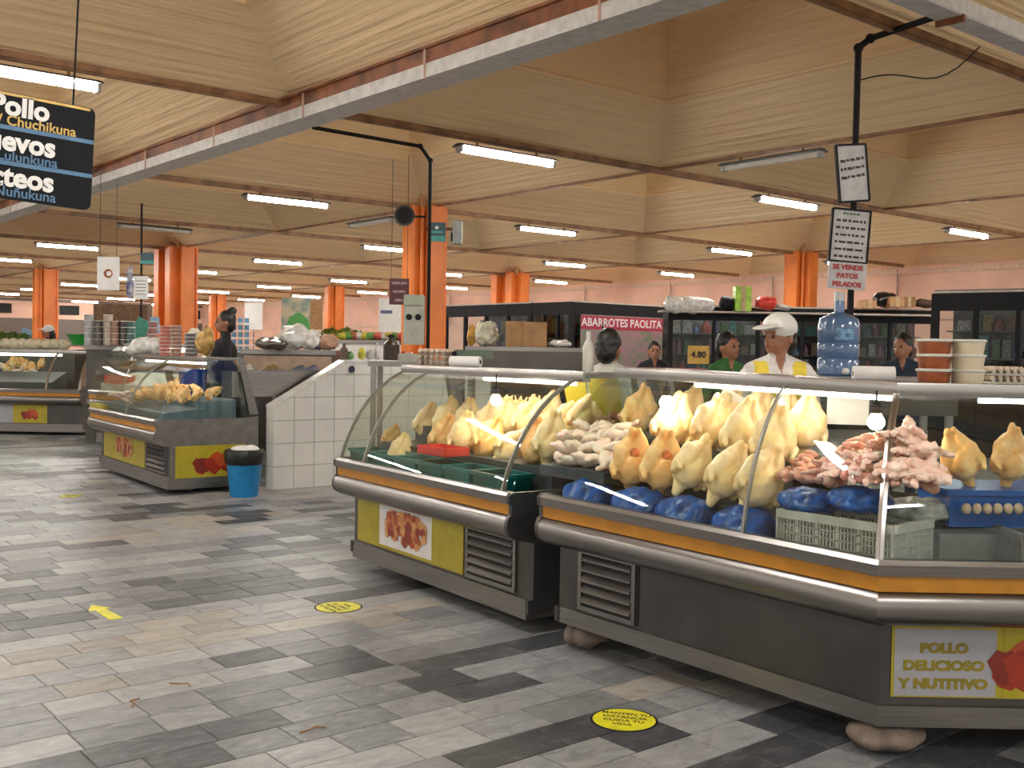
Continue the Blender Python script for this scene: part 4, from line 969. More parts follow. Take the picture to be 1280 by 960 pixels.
MB().prism([(-.05, .18), (.02, .25), (.05, -.10), (.0, -.28), (-.06, -.2)], -.01, .01, 'y').build('cloth', mat('flag_blue', (.03, .03, .16), .6, col2=(.5, .5, .52), scale=9), t)
MB().cyl((0, 0, .3), (0, 0, -.6), .006).build('stick', WOOD, t)
# middle L shaped pipe
p = aty(391, 153, 4.7); e = aty(391, 153, 4.7)
pole([(e.x, 4.7, 3.35), (e.x, 5.86, 3.34), (e.x, 5.98, 3.22), (e.x, 5.98, ZT2)], .018, 'dark L shaped pipe dropping in front of the tall orange column')
# right L shaped pipe with price boards
pb_ = atd(1070, 100, 7.15); ez = atd(1166, 22, 7.3)
top_ = atd(1073, 60, 7.15); arm = atd(1088, 48, 7.17)
ez = atz(1166, 22, 3.5)
pr_ = pole([ez, arm, top_, (pb_.x, pb_.y, q3.z)], .022, 'dark bent service pipe carrying the price boards at right')
q_ = atd(1170, 22, 7.3)
c = MB(); P0 = atd(1075, 100, 7.15); pts = []
for k in range(12):
    s_ = k/11; pt = P0.lerp(Vector((atd(1225, 50, 7.2).x, atd(1225, 50, 7.2).y, 3.5)), s_); pt.z -= .10*math.sin(PI*s_)-.05*math.sin(2*PI*s_); pts.append(pt)
c.tube(pts, .005, 5).build('cable', BLACK, None, label='thin slack cable from the bent pipe to the beam at upper right', cat='cable')
def scrawl(parent, y, z, w, h, m, sd, al=0):
    # a line of unreadable small print: short uneven word strokes
    a = random.Random(sd); b = MB(); x = -w/2
    while x < w/2-.008:
        l = min(a.uniform(.010, .045)*w/.18, w/2-x)
        b.box((x+l/2, y, z+al*x), (l, .0015, h*a.uniform(.7, 1))); x += l+a.uniform(.006, .012)*w/.18
    return b.build('print_line', m, parent, smooth=None)
def board(px0, py0, px1, py1, D, rz, roll_, label, lines, frame=True):
    a, cc = atd(px0, py0, D), atd(px1, py1, D); w_ = (cc-a).dot(rt); h_ = a.z-cc.z; mid_ = (a+cc)/2
    t = thing('price_board', label, 'price board', mid_, 0, rot=(0, roll_, VIEW+rz))
    MB().box((0, 0, 0), (w_, .01, h_)).build('sheet', mat('board_white', (.52, .50, .50), .5), t)
    if frame:
        for d, s_ in (((-w_/2, 0, 0), (.014, .02, h_)), ((w_/2, 0, 0), (.014, .02, h_)), ((0, 0, h_/2), (w_, .02, .014)), ((0, 0, -h_/2), (w_, .02, .014))): MB().box(d, s_).build('frame_bar', BLACK, t)
    return t, w_, h_
PF = -fw.normalized()
t, w_, h_ = board(1044, 181, 1087, 252, 7.08, .35, -.12, 'upper white price board on the bent pipe', 3)
for k in range(3): scrawl(t, -.006, h_*.24-.055*k, w_*.8, .020, INK, k, .1)
t, w_, h_ = board(1038, 262, 1086, 328, 7.05, .12, .06, 'middle black framed price list under the upper price board', 7)
for k in range(7): scrawl(t, -.006, h_*.42-.047*k, w_*(.45 if k == 0 else .78), .018, INK if k else mat('green_ink', (.05, .16, .08)), 10+k)
t, w_, h_ = board(1034, 328, 1083, 362, 7.04, .12, .05, 'lowest white card with red words on the bent pipe', 3, False)
for k, s_ in enumerate(('SE VENDE', 'PATOS', 'PELADOS')):
    text(s_, .044, REDINK, t, (0, -.008, .055-.056*k), (PI/2, 0, 0), bold=.0018, sx=1.08)

# ---- large hanging category sign at upper left
SX = -6.18
tr = atx(116, 130, SX); br_ = atx(107, 256, SX); W_ = 1.3; H_ = (tr-br_).length
ps = thing('category_sign', 'large black hanging sign with white category names at upper left', 'sign', (SX, tr.y-W_/2, tr.z-H_/2), 0, rot=(0, 0, 0))
ps.rotation_euler = (-.045, 0, 0)
shp = []; r_ = .035
for cx_, cz_, a0 in ((W_/2-r_, H_/2-r_, 0), (-W_/2+r_, H_/2-r_, 90), (-W_/2+r_, -H_/2+r_, 180), (W_/2-r_, -H_/2+r_, 270)):
    for k in range(5):
        a_ = math.radians(a0+k*22.5); shp.append((cx_+r_*math.cos(a_), cz_+r_*math.sin(a_)))
MB().prism(shp, -.012, .012).build('panel', mat('sign_black', (.010, .011, .014), .7, spec=.15), ps, smooth=None)
def xbox(y0, y1, z0, z1, m, n='band'): MB().box((.0125, (y0+y1)/2, (z0+z1)/2), (.004, y1-y0, z1-z0)).build(n, m, ps)
xbox(-W_/2+.02, W_/2-.03, H_/2-.018, H_/2-.004, mat('sign_gold', (.62, .40, .08), .5), 'gold_edge')
BLU = mat('sign_blue', (.075, .18, .32), .6)
hh = H_/3
xbox(-W_/2, W_/2, H_/2-hh-.010, H_/2-hh+.012, BLU); xbox(-W_/2, W_/2, H_/2-2*hh-.010, H_/2-2*hh+.012, BLU)
for k, (a_, b_, ca_, yr, yb) in enumerate((('Pollo', 'Chicken / Chuchikuna', mat('sign_gold', (.62, .40, .08)), .245, .10), ('Huevos', 'Eggs / Lulunkuna', BLU, .205, .19), ('Lácteos', 'Dairy / Ñuñukuna', BLU, .205, .19))):
    z = H_/2-k*hh
    text(a_, .148, PAPER, ps, (.0135, W_/2-yr, z-.074), (PI/2, 0, PI/2), align='RIGHT', bold=.0055)
    text(b_, .076, ca_, ps, (.0135, W_/2-yb, z-.152), (PI/2, 0, PI/2), align='RIGHT', bold=.001)
for yy in (W_/2-.12, -W_/2+.15): MB().cyl((0, yy, H_/2), (0, yy, H_/2+.95), .006, None, 6).build('wire', BLACK, ps)

# ------------------------------------------------------------------ people (local -y is forward)
def person(label, loc, rz, h, top_m, pants_m, pose='down', hair='short', cap=None, vest=None, apron=None, vox=.011, turn=0, slump=0, bulk=1):
    return person_(label, loc, rz, h, top_m, pants_m, pose, hair, cap, vest, apron, vox, turn, slump, bulk)
def person_(label, loc, rz, h, top_m, pants_m, pose='down', hair='short', cap=None, vest=None, apron=None, vox=.011, turn=0, slump=0, bulk=1):
    k = h/1.68
    S1 = lambda s, z=1.38: (s*.175, .0, z)
    sh = [('e', (0, 0, .93), (.155*bulk, .11*bulk, .13)), ('e', (0, -.005, 1.10), (.135*bulk, .10*bulk, .16)), ('e', (0, -.01, 1.27), (.155*bulk, .105*bulk, .16)), ('c', (-.13, 0, 1.385), (.13, 0, 1.385), .060, .060), ('c', (-.15, 0, 1.40), (0, .012, 1.46), .052, .052), ('c', (.15, 0, 1.40), (0, .012, 1.46), .052, .052),
          ('c', (0, .01, 1.38), (0, -.005, 1.50), .058, .050)]
    if top_m is not None and vest: sh.append(('e', (0, -.06, 1.26), (.13, .07, .10)))
    ct, st_ = math.cos(turn), math.sin(turn)
    def HR(p): x, y, z = p; return (x*ct-y*st_, x*st_+y*ct, z)
    hd = [((0, .005, 1.595), (.074, .092, .105)), ((0, -.035, 1.555), (.056, .058, .068)), ((0, -.06, 1.515), (.030, .030, .026)), ((0, -.096, 1.568), (.013, .018, .022)), ((0, -.080, 1.622), (.05, .018, .016)),
          ((.076, .01, 1.58), (.010, .018, .028)), ((-.076, .01, 1.58), (.010, .018, .028)), ((0, -.088, 1.538), (.024, .010, .007))]
    sh += [('e', HR(c), r, (0, 0, turn)) for c, r in hd]
    sh.append(('c', HR((0, -.085, 1.605)), HR((0, -.105, 1.572)), .010, .013))
    for s in (-1, 1):
        sh += [('c', (s*.085, 0, .90), (s*.095, -.01, .49), .088, .058), ('c', (s*.095, -.01, .49), (s*.10, .02, .09), .056, .037), ('c', (s*.10, .03, .05), (s*.11, -.13, .035), .042, .034)]
    skinseg = []
    for s in (-1, 1):
        if pose == 'down' : E, Wp, Hn = Vector((s*.225, .03, 1.10)), Vector((s*.235, -.06, .87)), Vector((s*.02, -.35, -1))
        elif pose == 'work': E, Wp, Hn = Vector((s*.23, .02, 1.11)), Vector((s*.14, -.24, 1.04)), Vector((-s*.4, -1, -.2))
        else: E, Wp, Hn = Vector((s*.22, .03, 1.10)), Vector((s*.18, -.18, .95)), Vector((-s*.1, -1, -.3))
        Hn.normalize(); A = Vector((s*.175, 0, 1.37))
        sh += [('c', A, E, .050, .040), ('c', E, Wp, .039, .026)]
        side = Hn.cross(Vector((0, 0, 1))).normalized() if abs(Hn.z) < .9 else Vector((0, 1, 0))
        palm = Wp+Hn*.05; sh += [('c', Wp, palm, .024, .024), ('e', palm+Hn*.01, (.03, .03, .03))]
        bend = Vector((0, 0, -.25)) if abs(Hn.z) < .9 else Vector((-s*.25, 0, 0))
        for f, (o_, l_) in enumerate(((-.030, .060), (-.010, .072), (.010, .068), (.028, .052))):
            b0 = palm+side*o_+Hn*.015; b1 = b0+Hn*l_*.55; b2 = b1+(Hn+bend).normalized()*l_*.5
            sh += [('c', b0, b1, .0095, .009), ('c', b1, b2, .009, .008)]
        t0 = Wp+Hn*.02-side*.022*s; sh.append(('c', t0, t0+(Hn*.7-side*s*.9).normalized()*.05, .011, .009))
        skinseg.append((Wp+Hn*.0, palm+Hn*.12))
        skinseg[-1] = (Wp, palm+Hn*.10)
    def near_seg(p, a, b):
        d = b-a; t = max(0, min(1, (p-a).dot(d)/d.dot(d))); return (p-(a+d*t)).length
    def fn(p):
        if p.z > 1.50 or (p.z > 1.39+abs(p.x)*2.6 and p.y < -.045 and abs(p.x) < .06): return 0
        for a_, b_ in skinseg:
            if near_seg(p, a_+(a_-b_)*.0, b_) < .055 and p.z > .6: return 0
        if vest and p.z > .95 and p.z < 1.455 and .030+max(0, p.z-1.20)*.18 < abs(p.x) < .150 and p.y < .05: return 3
        if p.z < .075: return 4
        if p.z < .92 and abs(p.x) < .20: return 2
        return 1
    me_ = blob(sh, vox, 2, [BODYSKIN, top_m, pants_m, vest or top_m, BLACK], fn, 'person')
    o = put('person', me_, None, loc, (0, 0, rz), k, label=label, cat='person')
    hs = [('e', HR((0, .022, 1.625)), (.084, .094, .098), (0, 0, turn)), ('e', HR((0, .05, 1.57)), (.076, .062, .09), (0, 0, turn))]
    if hair == 'bun': hs += [('e', HR((0, .075, 1.715)), (.045, .045, .042)), ('e', HR((0, .055, 1.68)), (.05, .05, .04))]
    if hair == 'long': hs += [('c', HR((0, .07, 1.55)), HR((.0, .10, 1.36)), .065, .045)]
    hm = blob(hs, .009, 1, [HAIR], disp=.005, dsc=40, name='hair')
    put('hair', hm, o)
    if not cap:
        pass
    e = MB()
    for s in (-1, 1): e.ball(HR((s*.028, -.084, 1.592)), .0095, 6)
    e.build('eyes', mat('eye_dark', (.03, .02, .015), .2), o)
    MB().ball(HR((0, -.094, 1.538)), .020, 6, (1, .4, .28)).build('lips', mat('lip_tone', (.30, .09, .07), .5), o)
    if cap:
        cm = blob([('e', HR((0, .008, 1.645)), (.094, .108, .088), (0, 0, turn)), ('e', HR((0, -.12, 1.645)), (.074, .075, .011), (.22, 0, turn)), ('e', HR((0, -.07, 1.645)), (.08, .06, .014), (.1, 0, turn))], .007, 2, [cap], name='cap')
        for v in cm.vertices:
            if v.co.z < 1.625 and (v.co.x**2+v.co.y**2) < .0145: pass
        put('cap', cm, o)
    return o
DW = mat('dark_blouse', (.008, .008, .012), .8); JEAN = mat('dark_trousers', (.02, .025, .05), .8)
WS = mat('white_uniform', (.72, .68, .66), .7); YV = mat('yellow_vest', (.80, .62, .06), .6)
def feet(px, D): p = atd(px, 440, D); return (p.x, p.y, 0)
person('woman with white cap and white yellow uniform facing left behind the largest case', feet(973, 5.6), VIEW+.05, 1.57, WS, JEAN, 'work', 'short', WHITE, YV, turn=-.95, vox=.008)
person('woman in dark top with hair bun standing beside the left case', feet(281, 11.7), VIEW-1.25, 1.75, DW, JEAN, 'hold', 'bun', turn=0, vox=.009, bulk=1.35)
person('person with short black hair seen from behind, at the right end of the middle case', feet(762, 6.3), VIEW+2.6, 1.50, mat('pale_shirt', (.55, .55, .50), .8), JEAN, 'work', 'short')
person('dark haired woman in green top looking down left of the white cap', feet(910, 8.0), VIEW+.5, 1.53, mat('green_shirt', (.04, .16, .04), .8), JEAN, 'work', 'short', turn=.2)
person('man with glasses in navy shirt right of the water jug', feet(1128, 8.8), VIEW-.3, 1.56, mat('navy_shirt', (.015, .025, .05), .8), JEAN, 'work', 'short', turn=-.5)
person('dim person seated far away behind the middle counter, left of the yellow price card', feet(818, 12), VIEW, 1.50, DW, JEAN, 'work', 'long')
# ---- red cap dot and hanging clutter on shop tops handled with the kiosks

# ------------------------------------------------------------------ shop kiosks (black frames with glazing)
GOODN = ['red', 'green', 'ochre', 'blue', 'pale', 'brown', 'mauve', 'teal']
GOODC = [(.50, .08, .06), (.10, .25, .08), (.55, .42, .10), (.08, .16, .40), (.55, .55, .52), (.30, .16, .08), (.45, .20, .30), (.10, .35, .35)]
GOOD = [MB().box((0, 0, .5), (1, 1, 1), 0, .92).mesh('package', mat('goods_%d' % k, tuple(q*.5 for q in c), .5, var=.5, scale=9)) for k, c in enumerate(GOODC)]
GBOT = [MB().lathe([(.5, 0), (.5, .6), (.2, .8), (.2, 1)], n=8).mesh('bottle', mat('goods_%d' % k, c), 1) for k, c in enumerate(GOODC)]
def kiosk(label, p0, p1, h, panes, depth, glabel, banner=None, shelf=True, seed=0, outn=None):
    """p0,p1: front edge ground points (left to right from the camera)"""
    p0 = Vector((*p0, 0)); p1 = Vector((*p1, 0)); L_ = (p1-p0).length; rz = math.atan2(p1.y-p0.y, p1.x-p0.x)
    t = thing('shop_kiosk', label, 'shop', p0, rz)
    MB().box((L_/2, 0, h-.12), (L_, .08, .26)).build('header_beam', BLACK, t)
    MB().box((L_/2, 0, h+.02), (L_+.04, .12, .03)).build('top_strip', mat('pale_strip', (.55, .48, .42), .6), t)
    MB().box((L_/2, 0, .4), (L_, .06, .8)).build('lower_panel', BLACK, t)
    for k in range(panes+1): MB().box((L_*k/panes, 0, h/2), (.10 if k in (0, panes) else .06, .09, h)).build('post', BLACK, t)
    for k in range(panes):
        MB().box((L_*(k+.5)/panes, .0, (h-.25+.8)/2), (L_/panes-.08, .012, h-.25-.8)).build('pane', SHOPGLASS, t)
    bw = MB().box((L_/2, depth, h/2), (L_, .04, h)).build('back_panel', mat('kiosk_back', (.09, .085, .08), .8, var=.5, scale=3), t)
    if shelf:
        for z in (1.0, 1.4, 1.8): MB().box((L_/2, depth-.2, z), (L_, .35, .02)).build('shelf', STEELD, t)
        a = random.Random(seed); c_, s_ = math.cos(rz), math.sin(rz)
        for z in (1.01, 1.41, 1.81):
            x = .12; nn = 0
            while x < L_-.1:
                w_ = a.uniform(.10, .22); hh_ = a.uniform(.15, .33)
                kk = a.randrange(8); X, Y = x+w_/2, depth-.22
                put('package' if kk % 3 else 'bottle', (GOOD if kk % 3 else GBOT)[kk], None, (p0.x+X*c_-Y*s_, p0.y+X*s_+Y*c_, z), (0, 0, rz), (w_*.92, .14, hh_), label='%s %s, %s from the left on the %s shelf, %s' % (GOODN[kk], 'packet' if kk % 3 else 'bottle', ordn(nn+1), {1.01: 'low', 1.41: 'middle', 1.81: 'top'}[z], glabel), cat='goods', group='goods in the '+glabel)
                x += w_+a.uniform(.0, .05); nn += 1
    return t
# kiosk A: left face along x, right face (banner) along y
c0 = (-16.05, 14.87)
kiosk('black framed shop front with blue lit windows above the middle case', (-20.4, 14.87), (-17.32, 14.87), 2.42, 4, 1.2, 'blue lit shop', seed=1)
kb = kiosk('black framed shop side with a red grocery banner', c0, (-16.05, 17.75), 2.42, 3, 1.2, 'banner shop', seed=2)
MB().box((0, .62, 2.30), (.08, 1.25, .26)).build('side_header', BLACK, kb); MB().box((0, .62, .4), (.06, 1.25, .8)).build('side_panel', BLACK, kb); MB().box((0, .62, 1.5), (.012, 1.2, 1.3)).build('side_pane', SHOPGLASS, kb)
for s_ in (.42, .84, 1.24): MB().box((0, s_, 1.2), (.07, .06, 2.4)).build('post', BLACK, kb)
bn = MB().box((1.45, -.06, 1.60), (2.5, .012, 1.16)).build('banner', mat('banner_print', (.36, .20, .24), .5, var=.6, scale=5, col2=(.16, .22, .14)), kb, label='printed grocery banner')
MB().box((1.45, -.068, 2.02), (2.5, .004, .28)).build('banner_heading', mat('banner_red', (.42, .03, .07), .5), bn)
text('ABARROTES PAOLITA', .235, PAPER, bn, (1.42, -.073, 2.02), (PI/2, 0, 0), bold=.004, sx=1.05)
for s in (.72,): MB().box((s+.1, -.075, 1.5), (.03, .02, 1.0)).build('mullion', BLACK, kb)
# kiosk B behind the women
kB0, kB1 = atd(838, 392, 20.5), atd(1168, 388, 20.5)
kiosk('black framed stall with crowded shelves behind the white cap and jug', (kB0.x, kB0.y), (kB1.x, kB1.y), 2.30, 6, 1.0, 'stall behind white cap', seed=3)
kC0, kC1 = atd(1170, 370, 15.5), atd(1330, 372, 14.5)
kc = kiosk('tall black framed stall at the right photo edge', (kC0.x, kC0.y), (kC1.x, kC1.y), 2.33, 3, 1.0, 'right edge stall', seed=4)
MB().prism([(0, 2.33), (0, 2.38), (1.8, 2.38), (1.8, 2.33)], -.05, .0, 'y').build('striped_valance', mat('valance', (.10, .10, .11), .6, col2=(.03, .03, .035), scale=14), kc)
# things on the kiosk tops
ZB = 2.34
def on_top(px, py, D, w, h, m, label, cat, name, kind='box', rz=VIEW):
    p = atd(px, py, D); z = ZB
    if kind == 'box':
        t = thing(name, label, cat, (p.x, p.y, p.z), rz); MB().box((0, 0, h/2), (w, .3, h), 0, .97).build('carton', m, t); MB().box((0, -.152, h*.5), (w*.25, .004, h)).build('tape_strip', MATS['tan_tape'], t); return t
    me_ = blob([('e', (0, 0, h*.5), (w*.5, .2, h*.5)), ('e', (w*.3, 0, h*.5), (w*.22, .2, h*.45)), ('e', (-w*.3, 0, h*.55), (w*.22, .2, h*.45))], .03, 1, [m], disp=.03, dsc=6, name=name)
    return put(name, me_, None, p, (0, 0, rz), label=label, cat=cat)
shp_ = MB(); pL, pR = atd(825, 393, 20.2), atd(1168, 388, 20.2)
sh_t = thing('roof_shelf', 'thin pale shelf along the top of the stall behind the white cap', 'shelf', ((pL+pR)/2), math.atan2(pR.y-pL.y, pR.x-pL.x))
MB().box((0, 0.1, -.02), ((pR-pL).length, .5, .03)).build('board', mat('pale_strip', (.55, .48, .42)), sh_t)
on_top(862, 392, 20.2, .95, .33, WFILM, 'long roll of white plastic cups piled on the stall roof', 'package', 'cup_bundle', 'blob')
on_top(842, 392, 20.0, .34, .34, WFILM, 'rounded white plastic bundle at the left end of the stall roof', 'package', 'cup_bundle', 'blob')
on_top(908, 390, 20.2, .28, .30, BLACK, 'black bag on the stall roof left of the lime package', 'bag', 'black_bag', 'blob')
on_top(927, 389, 20.1, .30, .46, mat('lime_wrap', (.36, .62, .06), .4, var=.25, scale=7), 'bright lime green package standing on the stall roof', 'package', 'lime_package')
on_top(957, 388, 20.1, .40, .26, mat('bright_red_plastic', (.55, .02, .04)), 'red bundle on the stall roof above the white cap', 'bundle', 'red_bundle', 'blob')
on_top(978, 388, 20.2, .30, .12, WFILM, 'small white bundle beside the red bundle on the stall roof', 'bundle', 'white_bundle', 'blob')
on_top(1084, 386, 20.0, .26, .16, CARD, 'leftmost low cardboard carton on the stall roof', 'box', 'carton')
on_top(1105, 385, 20.1, .42, .30, mat('black_bag', (.01, .01, .01)), 'black plastic bag between the cartons on the stall roof', 'bag', 'black_bag', 'blob')
on_top(1118, 384, 19.9, .26, .19, CARD, 'middle cardboard carton right of the black plastic bag', 'box', 'carton')
on_top(1133, 384, 20.0, .24, .19, mat('cardboard_dark', (.28, .14, .06), .8), 'darker cardboard carton, third along the stall roof', 'box', 'carton')
on_top(1155, 385, 20.0, .32, .17, mat('brown_cloth', (.10, .06, .04), .8), 'brown cloth bundle at the right end of the stall roof', 'bundle', 'cloth_bundle', 'blob')
# yellow price card
t, w_, h_ = sign(860, 432, 886, 455, 7.4, mat('yellow_card', (.62, .38, .08), .6), 'yellow price card with black numerals left of the woman in green', wires=False, cat='card', name='price_card')
text('4.80', .06, INK, t, (0, -.008, 0), (PI/2, 0, 0), bold=.002)
MB().cyl((0, .01, -.05), (0, .01, -1.36), .006).build('stick', WOOD, t)
table('steel_table', 'low table with red cloth behind the largest case', (feet(860, 9)[0], feet(860, 9)[1], 0), .88, 1.2, .5, 1.27, mat('red_cloth', (.25, .02, .02), .8), .06)

# ------------------------------------------------------------------ left background stalls
# long market counters with stacks of goods
def counter(label, px0, px1, py, D, depth=.6, m=STEELD, h=None):
    a, c = atd(px0, py, D), atd(px1, py, D); mid_ = (a+c)/2; L_ = (c-a).length; h = h or mid_.z
    t = thing('stall_counter', label, 'counter', (mid_.x, mid_.y, 0), VIEW)
    MB().box((0, depth/2, h-.03), (L_, depth, .06)).build('countertop', STEEL, t)
    MB().box((0, depth/2, (h-.06)/2), (L_-.06, depth-.06, h-.06)).build('cabinet', m, t)
    return t, h
c1, h1 = counter('steel counter under the stacked jars above the left case', 104, 206, 432, 15.0)
jar_cols = [(.34, .34, .36), (.06, .05, .05), (.40, .33, .25), (.30, .16, .12), (.05, .03, .03), (.05, .12, .12), (.25, .10, .08)]
JL = MB().lathe([(.9, 0), (1, .06), (1, .92), (.9, 1)], n=12)
for k, px in enumerate((111, 123, 135, 144, 155, 163, 191)):
    hts = (5, 4, 5, 4, 4, 4, 4)[k]; mm = mat('jar_%d' % k, jar_cols[k], .35, var=.3, scale=30); jm = JL.mesh('jar', mm, 1)
    p = atd(px, 432, 14.8)
    for q_ in range(hts):
        t = thing('storage_jar', 'round tub, %s up in the %s stack from the left above the left case' % (ORD[q_], ORD[k]), 'tub', (p.x, p.y, h1+q_*.085), 0, 'stacked tubs on the rear counter')
        put('jar', jm, t, None, None, (.062, .062, .078)); put('lid', JL.mesh('lid', CLEARPL, 1) if 'LJ' not in globals() else LJ, t, (0, 0, .078), None, (.066, .066, .008))
# ledge stacks on the left case top
zt = 1.285
p = aty(183, 446, 4.42)
put('white_bundle', blob([('e', (0, 0, .10), (.17, .12, .10)), ('e', (.12, .0, .10), (.12, .11, .10)), ('e', (-.14, -.02, .05), (.10, .07, .05))], .014, 1, [WFILM], disp=.015, dsc=16), None, (p.x, 4.40, zt), (0, 0, .6), label='white wrapped bundle lying on top of the left case', cat='bundle')
for k, (px, n_, c_, c2_) in enumerate(((206, 8, (.50, .10, .07), None), (220, 8, (.30, .12, .07), None), (238, 6, (.10, .08, .09), None))):
    p = aty(px, 446, 4.46); mm = mat('deli_%d' % k, c_, .35, var=.4, scale=30); jm = JL.mesh('tub', mm, 1)
    for q_ in range(n_):
        t = thing('deli_tub', 'flat round deli tub, %s up in the %s stack on the left case' % (ORD[q_], ('red', 'brown', 'dark')[k]), 'tub', (p.x, p.y, zt+q_*.040), 0, 'deli tubs on the left case')
        put('tub', jm, t, None, None, (.058, .058, .034)); put('lid', LIDM, t, (0, 0, .031), None, (.88, .88, .7))
put('yellow_bag', blob([('e', (0, 0, .14), (.11, .09, .13)), ('e', (.05, 0, .22), (.06, .06, .09))], .014, 1, [mat('amber_bag', (.62, .38, .10), .3, var=.4, scale=14)], disp=.014, dsc=16), None, (aty(254, 447, 4.45).x, 4.47, 1.285), None, label='amber plastic bag of snacks on the left case beside the woman in dark', cat='bag')
put('cream_bag', blob([('e', (0, 0, .15), (.10, .08, .15)), ('e', (.05, 0, .2), (.06, .06, .10))], .014, 1, [MATS['cream_bag']], disp=.014, dsc=18), None, (aty(234, 424, 4.45).x, 4.52, 1.285), None, label='cream plastic bag behind the dark deli tubs', cat='bag')
# green cloth board, blue cloth, green basin
t, w_, h_ = sign(167, 398, 184, 425, 15.8, mat('mint_card', (.04, .24, .17), .5), 'mint green card leaning over the stacked tubs', wires=False, cat='card', name='green_card', legs=True, roll_=.45)
t, w_, h_ = sign(188, 396, 199, 417, 15.8, mat('pale_blue_card', (.20, .34, .48), .5), 'pale blue card before the wide doubled column', wires=False, cat='card', name='blue_card', legs=True)
t, w_, h_ = sign(26, 411, 38, 428, 19.6, mat('pale_blue_card', (.20, .34, .48)), 'pale blue card tilted above the far left case', wires=False, cat='card', name='blue_card', legs=True, roll_=.3)
MB().lathe([(.10, 0), (.18, .14), (.2, .15), (.17, .15)], n=18).build('green_basin', mat('bright_green_plastic', (.02, .30, .04), .4), None, (atd(100, 430, 15.2).x, atd(100, 430, 15.2).y, h1), None, label='bright green plastic basin at the left of the stacked tubs', cat='basin')
MB().box((0, 0, 0), (1.0, .3, .45)).build('brown_crate', WOOD, None, atd(154, 396, 20), (0, 0, VIEW), label='brown wooden crate high behind the stacked tubs', cat='crate')
MB().box((0, 0, -.9), (.8, .25, 1.8)).build('shelf_stand', mat('stand_grey', (.12, .12, .12), .7), None, atd(154, 405, 20.2), (0, 0, VIEW), label='dark stand carrying the brown wooden crate', cat='stand')
p = atd(60, 440, 20.3)
person('person in a white hat bending with long brown hair at the far left', (p.x, p.y, 0), VIEW-.9, 1.70, mat('maroon_top', (.12, .02, .02), .8), JEAN, 'work', 'long', WHITE, turn=-.3)
c2, h2 = counter('far stall counter at the left photo edge', -30, 95, 436, 18.8, .7)
for k in range(9):
    p = atd(-2+k*10, 432, 19.0)
    put('cauliflower', globals().setdefault('CAUL', lump(77, (1, 1, .9), mat('cauliflower_white', (.60, .54, .38), .8, bump=.3), .11)), None, (p.x, p.y, h2+.09), (0, 0, k), 1, label='pale round vegetable, %s from the left at the far left stall' % ORD[k], cat='vegetable', group='pale vegetables at the far left stall')
PLANT = []
for v in range(2):
    b = MB(); a = random.Random(v)
    for k in range(60):
        th, ph, r = a.uniform(0, 6.28), a.uniform(.1, 1.5), a.uniform(.5, 1)
        c_ = Vector((math.cos(th)*math.sin(ph), math.sin(th)*math.sin(ph), math.cos(ph)))*r*.22; d = Vector((a.uniform(-1, 1), a.uniform(-1, 1), a.uniform(-.3, 1))).normalized()*.07; e_ = d.orthogonal().normalized()*.025
        b.add([c_-d, c_+e_, c_+d, c_-e_], [(0, 1, 2, 3)])
    PLANT.append(b.mesh('leafy_bunch', GREEN, None, False))
# middle back counters (behind the sink)
c3, h3 = counter('grey shelf counter with white sacks behind the sink', 300, 420, 437, 13.2, .6, STEELD)  # dark cabinet steel stands in for the shadow below the sink
MB().box((0, -.004, h3-.21), ((atd(420, 437, 13.2)-atd(300, 437, 13.2)).length-.1, .01, .26)).build('shelf_back', mat('shelf_inner', (.42, .30, .22), .7), c3)
for kx, cc_ in ((-.5, (.5, .45, .42)), (-.2, (.20, .14, .03)), (.15, (.08, .10, .14)), (.3, (.1, .12, .2))): put('packet', blob([('e', (0, 0, 0), (.09, .04, .07)), ('e', (.03, 0, .04), (.04, .03, .05))], .01, 1, [mat('packet_%d' % int(kx*100), cc_, .5)]), c3, (kx, -.04, h3-.27))
for k, (px, w_, h__, m_, lb) in enumerate(((345, .55, .16, STEEL, 'low grey steel hood'), (368, .42, .32, WFILM, 'white sack drooping over the edge'), (388, .30, .26, WFILM, 'second white sack'), (398, .18, .18, mat('greyblue', (.12, .15, .22), .6), 'blue grey pouch'), (410, .26, .20, mat('tan_meat', (.42, .24, .16), .6), 'tan and red wrapped pack'))):
    baglump(px, 13.2, w_, h__, h3, m_, lb+' on the shelf counter behind the sink', k, cat='pack', name='sack', rz=VIEW)
c5, h5 = counter('pale far counter with vegetables left of the tall orange column', 405, 500, 425, 17.5, .7, WHITE)
for k in range(12):
    px = 408+k*7.5; cc = GOODC[(k*3) % 8]
    p = atd(px, 425, 17.5)
    put('produce_pile', GIB[k % 3] if False else globals().setdefault('PP%d' % (k % 4), lump(50+k, (1, 1, .8), mat('produce_%d' % (k % 4), [(.50, .45, .05), (.10, .28, .05), (.50, .10, .08), (.60, .58, .52)][k % 4], .6), .09)), None, (p.x, p.y+.3, h5+.07), (0, 0, k), (1.2, 1.2, 1), label='heap of produce, %s from the left on the pale far counter' % ORD[k], cat='produce', group='produce on the pale far counter')
for k, (px, D, s_, hz, ct) in enumerate(((2, 19.1, .8, .22, 0), (14, 19.2, .8, .22, 0), (30, 19.3, .7, .22, 0), (406, 17.75, .55, .1, 1), (415, 17.9, .6, .12, 1), (424, 17.7, .5, .1, 1), (433, 17.9, .6, .14, 1), (442, 17.7, .5, .1, 1), (450, 17.9, .45, .1, 1))):
    p = atd(px, 440, D); put('leafy_bunch', PLANT[k % 2], None, (p.x, p.y, (h2, h5)[ct]+hz*.6), None, s_, label='green leafy bunch, %s from the left among the far stalls' % ORD[k], cat='greens', group='leafy bunches at the far stalls')
